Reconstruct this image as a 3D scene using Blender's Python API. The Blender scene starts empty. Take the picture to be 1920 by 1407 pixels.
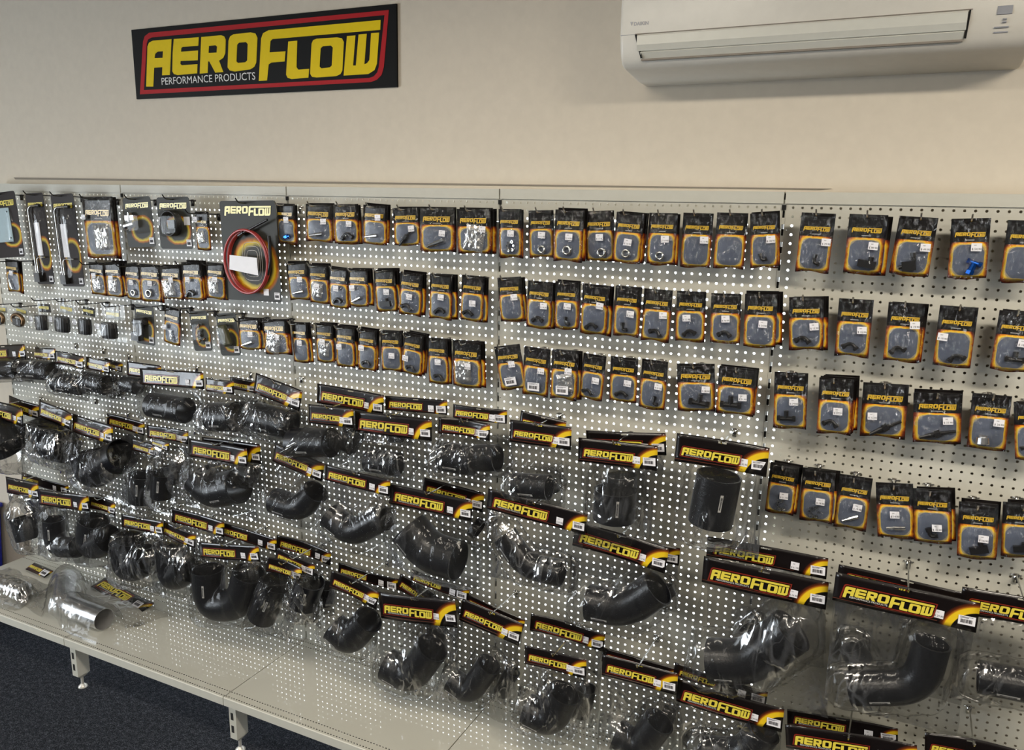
import bpy, bmesh, math, random
from mathutils import Vector, Matrix, noise
PI = math.pi
SC = bpy.context.scene
COL = SC.collection
# ------------------------------------------------------------------ camera
cam_d = bpy.data.cameras.new('camera')
cam = bpy.data.objects.new('camera', cam_d); COL.objects.link(cam)
R_ = ((0.8982592, -0.1070721, 0.4262230), (0.4391949, 0.1846490, -0.8792113), (0.0154374, 0.9769546, 0.2128882))
MW = Matrix(R_).to_4x4(); MW.translation = Vector((3.0386, -2.4450, 2.0906))
cam.matrix_world = MW
cam_d.sensor_width = 36.0; cam_d.lens = 1522.5 / 1920 * 36.0; cam_d.clip_start = 0.05; cam_d.clip_end = 200
SC.camera = cam
# ------------------------------------------------------------------ world, exposure
wd = bpy.data.worlds.new('daylight'); SC.world = wd; wd.use_nodes = True
bg = wd.node_tree.nodes['Background']
bg.inputs[0].default_value = (0.88, 0.94, 1.0, 1); bg.inputs[1].default_value = 9.0
SC.view_settings.view_transform = 'Standard'
try: SC.view_settings.look = 'None'
except Exception: pass
SC.view_settings.gamma = 1.0; SC.view_settings.use_curve_mapping = False
SC.view_settings.exposure = 0.0
SC.cycles.transparent_max_bounces = 32
SC.cycles.max_bounces = 8
SC.cycles.sample_clamp_indirect = 1.6
# ------------------------------------------------------------------ room lights (fluorescent troffers and the side window)
def area(name, loc, rot, sx, sy, power, color):
    l = bpy.data.lights.new(name, 'AREA'); l.shape = 'RECTANGLE'; l.size = sx; l.size_y = sy; l.energy = power; l.color = color
    o = bpy.data.objects.new(name, l); COL.objects.link(o); o.location = loc; o.rotation_euler = rot
    return o
CEIL = 3.05
TROFFERS = [(4.2, -1.7, 70), (1.7, -1.7, 32), (4.2, -4.0, 56), (1.2, -4.0, 44), (-1.4, -2.9, 24)]
for x, y, p in TROFFERS:
    area('troffer_light', (x, y, CEIL - 0.075), (0, 0, 0), 1.15, 0.26, p, (1.0, 0.90, 0.76))
area('side_window_light', (-3.15, -3.7, 1.35), (0, -PI / 2, 0), 2.0, 2.4, 68, (0.80, 0.90, 1.0))
WALL_Y = 0.07
# ------------------------------------------------------------------ materials
def mat(name):
    m = bpy.data.materials.new(name); m.use_nodes = True
    return m, m.node_tree, m.node_tree.nodes['Principled BSDF']
def N(t, kind, **kw):
    n = t.nodes.new(kind)
    for k, v in kw.items(): setattr(n, k, v)
    return n
def math_(t, op, a, b=None, c=None, clamp=False):
    n = t.nodes.new('ShaderNodeMath'); n.operation = op; n.use_clamp = clamp
    for i, v in enumerate((a, b, c)):
        if v is None: continue
        if isinstance(v, (int, float)): n.inputs[i].default_value = v
        else: t.links.new(v, n.inputs[i])
    return n.outputs[0]
def ramp(t, fac, stops, interp='LINEAR'):
    n = t.nodes.new('ShaderNodeValToRGB'); n.color_ramp.interpolation = interp
    el = n.color_ramp.elements
    while len(el) < len(stops): el.new(0.5)
    for e, (p, c) in zip(el, stops): e.position = p; e.color = (c[0], c[1], c[2], 1)
    t.links.new(fac, n.inputs[0]); return n.outputs[0]
def mixc(t, fac, a, b):
    n = t.nodes.new('ShaderNodeMix'); n.data_type = 'RGBA'
    for i, v in ((0, fac), (6, a), (7, b)):
        if isinstance(v, (int, float)): n.inputs[i].default_value = v
        elif isinstance(v, tuple): n.inputs[i].default_value = (v[0], v[1], v[2], 1)
        else: t.links.new(v, n.inputs[i])
    return n.outputs[2]
def nz(t, scale, detail=2.0, vec=None, rough=0.5, dist=0.0):
    n = t.nodes.new('ShaderNodeTexNoise'); n.inputs['Scale'].default_value = scale; n.inputs['Detail'].default_value = detail
    n.inputs['Roughness'].default_value = rough; n.inputs['Distortion'].default_value = dist
    if vec is None:
        tc = t.nodes.new('ShaderNodeTexCoord'); vec = tc.outputs['Object']
    t.links.new(vec, n.inputs['Vector']); return n.outputs['Fac']
def bump(t, h, strength, dist, target):
    b = t.nodes.new('ShaderNodeBump'); b.inputs['Strength'].default_value = strength; b.inputs['Distance'].default_value = dist
    t.links.new(h, b.inputs['Height']); t.links.new(b.outputs[0], target); return b
def simple(name, col, rough=0.5, metal=0.0, spec=0.5, coat=0.0, bmp=None):
    m, t, p = mat(name)
    p.inputs['Base Color'].default_value = (col[0], col[1], col[2], 1); p.inputs['Roughness'].default_value = rough
    p.inputs['Metallic'].default_value = metal; p.inputs['Specular IOR Level'].default_value = spec
    p.inputs['Coat Weight'].default_value = coat; p.inputs['Coat Roughness'].default_value = 0.08
    n = nz(t, 35, 3)
    t.links.new(mixc(t, n, tuple(c * 0.94 for c in col), tuple(min(1, c * 1.05) for c in col)), p.inputs['Base Color'])
    if bmp: bump(t, nz(t, bmp[0], 4), bmp[1], bmp[2], p.inputs['Normal'])
    return m
M = {}
M['walldark'] = simple('dimmed_unseen_wall', (0.10, 0.10, 0.10), 0.8)  # unseen walls coloured dark so the room reflects dimly in the plastic
M['wall'] = simple('painted_plaster', (0.65, 0.59, 0.49), 0.75, spec=0.25, bmp=(9, 0.12, 0.01))
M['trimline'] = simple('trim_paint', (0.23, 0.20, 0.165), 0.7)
M['metal'] = simple('powder_coated_steel', (0.52, 0.515, 0.455), 0.42, spec=0.35, bmp=(260, 0.05, 0.001))
M['black'] = simple('black_plastic', (0.010, 0.010, 0.011), 0.35)
M['dark'] = simple('dark_void', (0.006, 0.006, 0.006), 0.9)
M['chrome'] = simple('chrome', (0.78, 0.78, 0.76), 0.16, 1.0)
M['galv'] = simple('zinc_plated_steel', (0.62, 0.62, 0.58), 0.3, 0.35)
M['alu'] = simple('brushed_aluminium', (0.80, 0.81, 0.83), 0.27, 1.0)
M['insert'] = simple('grey_insert_paper', (0.36, 0.38, 0.38), 0.6)
M['aluin'] = simple('pipe_inside', (0.34, 0.34, 0.34), 0.5, 0.35)
M['blue'] = simple('blue_anodised', (0.01, 0.09, 0.42), 0.22, 0.8)
M['brass'] = simple('bronze_metal', (0.20, 0.12, 0.06), 0.35, 0.8)
M['green'] = simple('olive_plastic', (0.06, 0.065, 0.03), 0.35)
M['wirehook'] = simple('dark_wire', (0.05, 0.05, 0.05), 0.35, 0.8)
M['white'] = simple('label_paper', (0.80, 0.80, 0.84), 0.5)
M['ink'] = simple('label_ink', (0.03, 0.03, 0.04), 0.6)
M['acbody'] = simple('ac_plastic', (0.66, 0.64, 0.58), 0.32, spec=0.4)
M['acflap'] = simple('ac_flap_plastic', (0.62, 0.62, 0.56), 0.30, spec=0.4)
M['acgrey'] = simple('ac_display', (0.28, 0.29, 0.32), 0.3)
M['yellow'] = simple('sign_yellow', (0.76, 0.56, 0.004), 0.5, spec=0.15)
M['signblack'] = simple('sign_black', (0.005, 0.005, 0.005), 0.5, spec=0.12)
M['red'] = simple('sign_red', (0.40, 0.012, 0.016), 0.5, spec=0.15)
m, t, p = mat('cloudy_inner_bag'); M['foil'] = m
p.inputs['Base Color'].default_value = (0.72, 0.72, 0.70, 1); p.inputs['Metallic'].default_value = 0.75; p.inputs['Roughness'].default_value = 0.22; p.inputs['Alpha'].default_value = 0.62
M['signwhite'] = simple('sign_white', (0.75, 0.75, 0.73), 0.4)
M['gold'] = simple('printed_gold', (0.62, 0.40, 0.035), 0.35, coat=0.4)
M['logoyellow'] = simple('printed_yellow', (0.72, 0.60, 0.07), 0.35, coat=0.4)
M['darkred'] = simple('printed_dark_red', (0.20, 0.018, 0.008), 0.4, coat=0.4)
M['redhose'] = simple('red_braided_hose', (0.34, 0.035, 0.035), 0.35, coat=0.3)
M['bluebin'] = simple('blue_plastic', (0.008, 0.014, 0.25), 0.4)
M['gasket'] = simple('pale_blue_gasket', (0.42, 0.56, 0.62), 0.35, coat=0.5)
M['ceiling'] = simple('ceiling_paint', (0.50, 0.48, 0.44), 0.8)
M['diffuser'], t, p = mat('lamp_diffuser')
p.inputs['Emission Color'].default_value = (1, 0.93, 0.82, 1); p.inputs['Emission Strength'].default_value = 3.0
# glossy deck with punched dots
m, t, p = mat('shelf_deck_steel'); M['deck'] = m
uv = N(t, 'ShaderNodeTexCoord').outputs['UV']; sp = N(t, 'ShaderNodeSeparateXYZ'); t.links.new(uv, sp.inputs[0])
U, V = sp.outputs[0], sp.outputs[1]          # UV in metres
fx = math_(t, 'ABSOLUTE', math_(t, 'SUBTRACT', math_(t, 'FRACT', math_(t, 'DIVIDE', U, 0.0125)), 0.5))
mx = math_(t, 'LESS_THAN', fx, 0.24)
rows = None
for r_ in (0.012, 0.040, 0.418, 0.446):
    k = math_(t, 'LESS_THAN', math_(t, 'ABSOLUTE', math_(t, 'SUBTRACT', V, r_)), 0.0019)
    rows = k if rows is None else math_(t, 'MAXIMUM', rows, k)
dm = math_(t, 'MULTIPLY', mx, rows)
t.links.new(mixc(t, dm, (0.50, 0.495, 0.435), (0.02, 0.02, 0.02)), p.inputs['Base Color'])
p.inputs['Roughness'].default_value = 0.018; p.inputs['IOR'].default_value = 1.85
# carpet
m, t, p = mat('carpet_tiles'); M['carpet'] = m
a = nz(t, 210, 3, rough=0.7, dist=0.6); b = nz(t, 55, 3)
h = math_(t, 'ADD', math_(t, 'MULTIPLY', a, 0.75), math_(t, 'MULTIPLY', b, 0.25))
t.links.new(ramp(t, h, [(0.36, (0.006, 0.0065, 0.008)), (0.50, (0.020, 0.023, 0.030)), (0.66, (0.105, 0.115, 0.14))]), p.inputs['Base Color'])
p.inputs['Roughness'].default_value = 1.0; p.inputs['Specular IOR Level'].default_value = 0.1
bump(t, a, 0.9, 0.006, p.inputs['Normal'])
# clear film: thin transparent plastic with crumpled gloss; crease mask paints in pale highlight streaks
def film(name, milky, scale, strength, fmul, cadd, thin=9.0, tint=0.985, rough=0.09):
    m = bpy.data.materials.new(name); m.use_nodes = True; t = m.node_tree; t.nodes.clear()
    out = N(t, 'ShaderNodeOutputMaterial'); tr = N(t, 'ShaderNodeBsdfTransparent'); gl = N(t, 'ShaderNodeBsdfGlossy'); df = N(t, 'ShaderNodeBsdfDiffuse')
    tr.inputs[0].default_value = (tint, tint, tint * 0.995, 1); gl.inputs['Roughness'].default_value = rough; df.inputs[0].default_value = (0.80, 0.83, 0.86, 1)
    tc = N(t, 'ShaderNodeTexCoord'); oi = N(t, 'ShaderNodeObjectInfo'); cr = None
    off = N(t, 'ShaderNodeVectorMath'); off.operation = 'ADD'; cx = N(t, 'ShaderNodeCombineXYZ'); t.links.new(math_(t, 'MULTIPLY', oi.outputs['Random'], 9.0), cx.inputs[1])
    t.links.new(tc.outputs['Object'], off.inputs[0]); t.links.new(cx.outputs[0], off.inputs[1])
    hs = []
    for ang, sz_, w_ in ((0.30, 0.28, 1.0), (-0.42, 0.34, 0.8), (1.15, 0.5, 0.5)):
        mp = N(t, 'ShaderNodeMapping'); mp.inputs['Scale'].default_value = (1.0, 1.0, sz_); mp.inputs['Rotation'].default_value = (0, ang, 0)
        t.links.new(off.outputs[0], mp.inputs[0])
        h = nz(t, scale * (1.0 if w_ > 0.6 else 1.7), 2, mp.outputs[0], 0.5, 0.7)
        dlt = math_(t, 'ABSOLUTE', math_(t, 'SUBTRACT', h, 0.5))
        soft = math_(t, 'SUBTRACT', 1.0, math_(t, 'MULTIPLY', dlt, 5.0), clamp=True)
        sharp = math_(t, 'MULTIPLY', math_(t, 'SUBTRACT', 1.0, math_(t, 'MULTIPLY', dlt, thin * 4), clamp=True), w_)
        hs.append(soft); cr = sharp if cr is None else math_(t, 'MAXIMUM', cr, sharp)
    gate = nz(t, scale * 0.35, 1, off.outputs[0]); gate = math_(t, 'MULTIPLY', math_(t, 'SUBTRACT', gate, 0.48), 8.0, clamp=True)
    cr = math_(t, 'MULTIPLY', cr, gate)
    h = math_(t, 'ADD', hs[0], math_(t, 'ADD', math_(t, 'MULTIPLY', hs[1], 0.8), math_(t, 'MULTIPLY', hs[2], 0.4)))
    bp = N(t, 'ShaderNodeBump'); bp.inputs['Strength'].default_value = strength; bp.inputs['Distance'].default_value = 0.004
    t.links.new(h, bp.inputs['Height']); t.links.new(bp.outputs[0], gl.inputs['Normal'])
    lw = N(t, 'ShaderNodeFresnel'); lw.inputs['IOR'].default_value = 1.45
    f = math_(t, 'ADD', math_(t, 'MULTIPLY', lw.outputs[0], fmul), math_(t, 'MULTIPLY', cr, cadd), clamp=True)
    m1 = N(t, 'ShaderNodeMixShader'); t.links.new(math_(t, 'ADD', math_(t, 'MULTIPLY', cr, milky * 6), milky), m1.inputs[0]); t.links.new(tr.outputs[0], m1.inputs[1]); t.links.new(df.outputs[0], m1.inputs[2])
    m2 = N(t, 'ShaderNodeMixShader'); t.links.new(f, m2.inputs[0]); t.links.new(m1.outputs[0], m2.inputs[1]); t.links.new(gl.outputs[0], m2.inputs[2])
    t.links.new(m2.outputs[0], out.inputs[0]); return m
M['film'] = film('clear_film', 0.003, 30, 0.5, 0.34, 0.48, 8.0)
M['bagfilm'] = film('clear_bag_film', 0.013, 11, 0.32, 0.40, 0.65, 7.0, 0.87, 0.13)
M['blister'] = film('clear_blister', 0.004, 10, 0.10, 0.35, 0.10)
M['sheet'] = film('clear_sheet', 0.02, 10, 0.3, 0.04, 0.03)
# hose rubber
m, t, p = mat('black_silicone'); M['rubber'] = m
p.inputs['Base Color'].default_value = (0.006, 0.0065, 0.009, 1); p.inputs['Roughness'].default_value = 0.30; p.inputs['Specular IOR Level'].default_value = 0.42
bump(t, nz(t, 160, 2), 0.5, 0.0012, p.inputs['Normal'])
# packet print
def uvs(t):
    tc = N(t, 'ShaderNodeTexCoord'); s = N(t, 'ShaderNodeSeparateXYZ'); t.links.new(tc.outputs['UV'], s.inputs[0]); return tc.outputs['UV'], s.outputs[0], s.outputs[1]
def flame_print(name, base, cx, cy, rx, ry, hdr, card=False):
    m, t, p = mat(name); uv, U, V = uvs(t)
    oi = N(t, 'ShaderNodeObjectInfo'); vadd = N(t, 'ShaderNodeVectorMath'); vadd.operation = 'ADD'
    t.links.new(uv, vadd.inputs[0])
    cmb = N(t, 'ShaderNodeCombineXYZ'); t.links.new(math_(t, 'MULTIPLY', oi.outputs['Random'], 37.0), cmb.inputs[2]); t.links.new(cmb.outputs[0], vadd.inputs[1])
    n = nz(t, 4.5, 4, vadd.outputs[0], 0.6, 1.0)
    x = math_(t, 'ABSOLUTE', math_(t, 'DIVIDE', math_(t, 'SUBTRACT', U, cx), rx)); y = math_(t, 'ABSOLUTE', math_(t, 'DIVIDE', math_(t, 'SUBTRACT', V, cy), ry))
    wob = math_(t, 'MULTIPLY', math_(t, 'SUBTRACT', n, 0.5), 0.35 if not card else 0.22)
    d4 = math_(t, 'POWER', math_(t, 'ADD', math_(t, 'POWER', x, 5), math_(t, 'POWER', y, 5)), 0.2)
    d2 = math_(t, 'POWER', math_(t, 'ADD', math_(t, 'POWER', x, 2.3), math_(t, 'POWER', y, 2.3)), 1 / 2.3)
    dd = math_(t, 'ADD', d4 if not card else d2, wob)
    sc = math_(t, 'DIVIDE', dd, 2.0)
    if not card:
        fl = ramp(t, sc, [(0.46, (0.62, 0.45, 0.14)), (0.50, (0.85, 0.55, 0.03)), (0.535, (0.70, 0.24, 0.012)), (0.575, (0.22, 0.025, 0.006)), (0.63, (0.008, 0.004, 0.004))])
        oval = math_(t, 'LESS_THAN', math_(t, 'ADD', d2, math_(t, 'MULTIPLY', wob, 0.2)), 1.0)
        inner = mixc(t, math_(t, 'MULTIPLY', oval, 0.92), (0.33, 0.29, 0.20), (0.085, 0.108, 0.165))
        isin = math_(t, 'LESS_THAN', math_(t, 'ADD', d4, math_(t, 'MULTIPLY', wob, 0.15)), 0.93)
        c = mixc(t, isin, fl, inner)
    else:
        c = ramp(t, sc, [(0.37, base), (0.43, (0.40, 0.33, 0.05)), (0.47, (0.66, 0.47, 0.03)), (0.515, (0.45, 0.14, 0.01)), (0.58, base)])
    hd = math_(t, 'GREATER_THAN', V, hdr)
    c = mixc(t, hd, c, base)
    if not card:
        tg = math_(t, 'MULTIPLY', math_(t, 'LESS_THAN', math_(t, 'ABSOLUTE', math_(t, 'SUBTRACT', U, 0.5)), 0.12), math_(t, 'LESS_THAN', math_(t, 'ABSOLUTE', math_(t, 'SUBTRACT', V, hdr + 0.035)), 0.008))
        c = mixc(t, math_(t, 'MULTIPLY', tg, 0.6), c, (0.5, 0.5, 0.5))
    t.links.new(c, p.inputs['Base Color']); p.inputs['Roughness'].default_value = 0.3
    p.inputs['Coat Weight'].default_value = 0.15; p.inputs['Coat Roughness'].default_value = 0.12; p.inputs['Specular IOR Level'].default_value = 0.3
    if card: p.inputs['Coat Weight'].default_value = 0.0; p.inputs['Specular IOR Level'].default_value = 0.12; p.inputs['Roughness'].default_value = 0.4
    bump(t, nz(t, 7, 3, vadd.outputs[0], 0.5, 0.8), 0.25, 0.01, p.inputs['Coat Normal'])
    return m
M['packet'] = flame_print('flame_printed_packet', (0.005, 0.004, 0.004), 0.5, 0.315, 0.43, 0.275, 0.61)
M['card'] = flame_print('flame_printed_card', (0.036, 0.037, 0.032), 0.58, 0.36, 0.36, 0.25, 0.72, True)
M['card_brown'] = flame_print('dark_flame_card', (0.018, 0.013, 0.012), 0.66, 0.34, 0.34, 0.17, 0.70, True)
# header card print, UV in units of header height measured from the lower right corner
m, t, p = mat('printed_header_card'); M['header'] = m
tc = N(t, 'ShaderNodeTexCoord'); s = N(t, 'ShaderNodeSeparateXYZ'); t.links.new(tc.outputs['UV'], s.inputs[0]); U, V = s.outputs[0], s.outputs[1]
uv2 = N(t, 'ShaderNodeUVMap'); uv2.uv_map = 'unit'; s2 = N(t, 'ShaderNodeSeparateXYZ'); t.links.new(uv2.outputs[0], s2.inputs[0]); U1, V1 = s2.outputs[0], s2.outputs[1]
dx = math_(t, 'SUBTRACT', U, 0.12); dy = math_(t, 'ADD', V, 0.22)
rr = math_(t, 'SQRT', math_(t, 'ADD', math_(t, 'MULTIPLY', dx, dx), math_(t, 'MULTIPLY', dy, dy)))
rn = nz(t, 30, 2, tc.outputs['UV'])
c = ramp(t, math_(t, 'DIVIDE', rr, 2.0), [(0.30, (0.006, 0.005, 0.005)), (0.375, (0.03, 0.025, 0.02)), (0.385, (0.005, 0.004, 0.004)), (0.43, (0.006, 0.005, 0.005)), (0.44, (0.72, 0.50, 0.02)), (0.525, (0.72, 0.48, 0.015)), (0.54, (0.40, 0.13, 0.01)), (0.565, (0.10, 0.02, 0.005)), (0.61, (0.006, 0.004, 0.004))])
nl = math_(t, 'LESS_THAN', math_(t, 'ABSOLUTE', math_(t, 'SUBTRACT', V1, 0.10)), 0.012)
left = math_(t, 'LESS_THAN', U1, 0.74)
c = mixc(t, math_(t, 'MULTIPLY', math_(t, 'MULTIPLY', nl, left), 0.7), c, (0.16, 0.05, 0.03))
t.links.new(c, p.inputs['Base Color']); p.inputs['Roughness'].default_value = 0.3; p.inputs['Specular IOR Level'].default_value = 0.25; p.inputs['Coat Weight'].default_value = 0.4; p.inputs['Coat Roughness'].default_value = 0.07
bump(t, nz(t, 9, 3, tc.outputs['Object'], 0.5, 0.6), 0.5, 0.012, p.inputs['Coat Normal'])
sl = math_(t, 'MULTIPLY', math_(t, 'LESS_THAN', math_(t, 'ABSOLUTE', math_(t, 'SUBTRACT', U1, 0.5)), 0.045), math_(t, 'LESS_THAN', math_(t, 'ABSOLUTE', math_(t, 'SUBTRACT', V1, 0.88)), 0.035))
p.inputs['Alpha'].default_value = 1.0; t.links.new(math_(t, 'SUBTRACT', 1.0, sl), p.inputs['Alpha'])
# glass
m, t, p = mat('window_glass'); M['glass'] = m
p.inputs['Base Color'].default_value = (1, 1, 1, 1); p.inputs['Roughness'].default_value = 0.0; p.inputs['Alpha'].default_value = 0.12
# ------------------------------------------------------------------ helpers
def me(name, vs, fs, mats, mi=None, uv=None, uv2=None, smooth=False):
    m = bpy.data.meshes.new(name); m.from_pydata([tuple(v) for v in vs], [], fs)
    for k in (mats if isinstance(mats, (list, tuple)) else [mats]): m.materials.append(M[k])
    if mi: m.polygons.foreach_set('material_index', mi)
    if uv:
        l = m.uv_layers.new(name='UVMap'); idx = [0] * len(m.loops); m.loops.foreach_get('vertex_index', idx)
        l.data.foreach_set('uv', [c for i in idx for c in uv[i]])
        if uv2:
            l2 = m.uv_layers.new(name='unit'); l2.data.foreach_set('uv', [c for i in idx for c in uv2[i]])
    if smooth: m.polygons.foreach_set('use_smooth', [True] * len(m.polygons))
    m.update(); return m
def ob(name, mesh, parent=None, loc=(0, 0, 0), scale=(1, 1, 1), rot=(0, 0, 0)):
    o = bpy.data.objects.new(name, mesh); COL.objects.link(o)
    o.parent = parent; o.location = loc; o.scale = scale; o.rotation_euler = rot; return o
def tag(o, label, cat, group=None):
    o['label'] = label; o['category'] = cat
    if group: o['group'] = group
    return o
def thing(name, label, cat, loc, rot=(0, 0, 0), group=None):
    o = bpy.data.objects.new(name, None); COL.objects.link(o); o.location = loc; o.rotation_euler = rot; o.empty_display_size = 0.05
    return tag(o, label, cat, group)
def struct(name, mesh, **kw):
    o = ob(name, mesh, **kw); o['kind'] = 'structure'; return o
class G:
    def __init__(s): s.v = []; s.f = []; s.m = []
    def add(s, vs, fs, mi=0):
        b = len(s.v); s.v += [tuple(v) for v in vs]; s.f += [tuple(i + b for i in f) for f in fs]; s.m += [mi] * len(fs); return s
    def box(s, x0, x1, y0, y1, z0, z1, mi=0):
        vs = [(x, y, z) for x in (x0, x1) for y in (y0, y1) for z in (z0, z1)]
        return s.add(vs, [(0, 1, 3, 2), (4, 6, 7, 5), (0, 4, 5, 1), (2, 3, 7, 6), (0, 2, 6, 4), (1, 5, 7, 3)], mi)
    def tube(s, pts, r, n=12, cap=True, mi=0, wall=0.0, closed=False, mi_in=None):
        pts = [Vector(p) for p in pts]; K = len(pts); rs = r if isinstance(r, (list, tuple)) else [r] * K
        up = None; rings = []
        for i, p in enumerate(pts):
            a = pts[(i - 1) % K] if (closed or i > 0) else p; b = pts[(i + 1) % K] if (closed or i < K - 1) else p
            d = (b - a).normalized()
            if up is None:
                up = Vector((0, 0, 1)) if abs(d.z) < 0.9 else Vector((0, 1, 0))
            u = (up - d * up.dot(d)).normalized(); w_ = d.cross(u); up = u
            rings.append((p, u, w_, rs[i]))
        def ring(k, off): 
            p, u, w_, r_ = rings[k]; return [p + (u * math.cos(2 * PI * j / n) + w_ * math.sin(2 * PI * j / n)) * (r_ - off) for j in range(n)]
        vs = []; fs = []
        for k in range(K): vs += ring(k, 0)
        L = K if closed else K - 1
        for k in range(L):
            for j in range(n):
                a, b = k * n + j, k * n + (j + 1) % n; c, d = ((k + 1) % K) * n + (j + 1) % n, ((k + 1) % K) * n + j
                fs.append((a, d, c, b))
        s.add(vs, fs, mi)
        if wall and not closed:
            vs2 = []; fs2 = []
            for k in range(K): vs2 += ring(k, wall)
            for k in range(K - 1):
                for j in range(n):
                    a, b = k * n + j, k * n + (j + 1) % n; c, d = (k + 1) * n + (j + 1) % n, (k + 1) * n + j
                    fs2.append((a, b, c, d))
            s.add(vs2, fs2, mi if mi_in is None else mi_in)
            for k in (0, K - 1):
                a, b = ring(k, 0), ring(k, wall)
                s.add(a + b, [(j, (j + 1) % n, n + (j + 1) % n, n + j) for j in range(n)], mi)
        elif cap and not closed:
            s.add(ring(0, 0), [tuple(range(n))], mi); s.add(ring(K - 1, 0), [tuple(reversed(range(n)))], mi)
        return s
    def mesh(s, name, mats, smooth=False): return me(name, s.v, s.f, mats, s.m, smooth=smooth)
def smooth_path(pts, sub=6, rad=None):
    pts = [Vector(p) for p in pts]
    if len(pts) == 2: return [pts[0].lerp(pts[1], i / 6) for i in range(7)]
    out = [pts[0]]
    for i in range(1, len(pts) - 1):
        a, b, c = pts[i - 1], pts[i], pts[i + 1]
        L = min((a - b).length, (c - b).length) * 0.5
        if rad: L = min(L, rad)
        p0 = b + (a - b).normalized() * L; p1 = b + (c - b).normalized() * L
        out.append(out[-1].lerp(p0, 0.5))
        for k in range(sub + 1):
            q = k / sub; out.append(p0 * (1 - q) ** 2 + b * 2 * q * (1 - q) + p1 * q * q)
    out.append(out[-1].lerp(pts[-1], 0.5)); out.append(pts[-1]); return out
def autosmooth(o, ang=35):
    for pl in o.data.polygons: pl.use_smooth = True
    try: o.data.set_sharp_from_angle(angle=math.radians(ang))
    except Exception: pass
    return o
def curve_mesh(name, rings_list, extrude, mats):
    cu = bpy.data.curves.new(name, 'CURVE'); cu.dimensions = '2D'; cu.fill_mode = 'BOTH'; cu.extrude = extrude
    for rings in rings_list:
        for ring in rings:
            sp_ = cu.splines.new('POLY'); sp_.points.add(len(ring) - 1); sp_.use_cyclic_u = True
            for q, (x, y) in zip(sp_.points, ring): q.co = (x, y, 0, 1)
    return conv(name, cu, mats)
def conv(name, cu, mats):
    o = bpy.data.objects.new('tmp', cu); COL.objects.link(o); bpy.context.view_layer.update()
    m = bpy.data.meshes.new_from_object(o.evaluated_get(bpy.context.evaluated_depsgraph_get())); m.name = name
    bpy.data.objects.remove(o); bpy.data.curves.remove(cu)
    m.transform(Matrix.Rotation(PI / 2, 4, 'X'))      # lay in the xz plane facing -y
    m.materials.clear()
    for k in mats: m.materials.append(M[k])
    return m
TXT = {}
def text_mesh(s, mats, size=1.0, extrude=0.0, bold=0.0, align='CENTER'):
    key = (s, tuple(mats), size, extrude, bold, align)
    if key not in TXT:
        cu = bpy.data.curves.new('text', 'FONT'); cu.body = s; cu.size = size; cu.extrude = extrude; cu.offset = bold; cu.align_x = align; cu.align_y = 'CENTER' if align == 'CENTER' else 'BOTTOM_BASELINE'; cu.resolution_u = 3
        TXT[key] = conv('text', cu, mats)
    return TXT[key]
def join_mesh(name, parts, mats):
    """parts: (mesh, matrix, material index offset)"""
    vs = []; fs = []; mi = []
    for m_, mx_, off in parts:
        b = len(vs); vs += [mx_ @ v.co for v in m_.vertices]
        for p_ in m_.polygons: fs.append(tuple(i + b for i in p_.vertices)); mi.append(off)
    return me(name, vs, fs, mats, mi)
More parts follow.
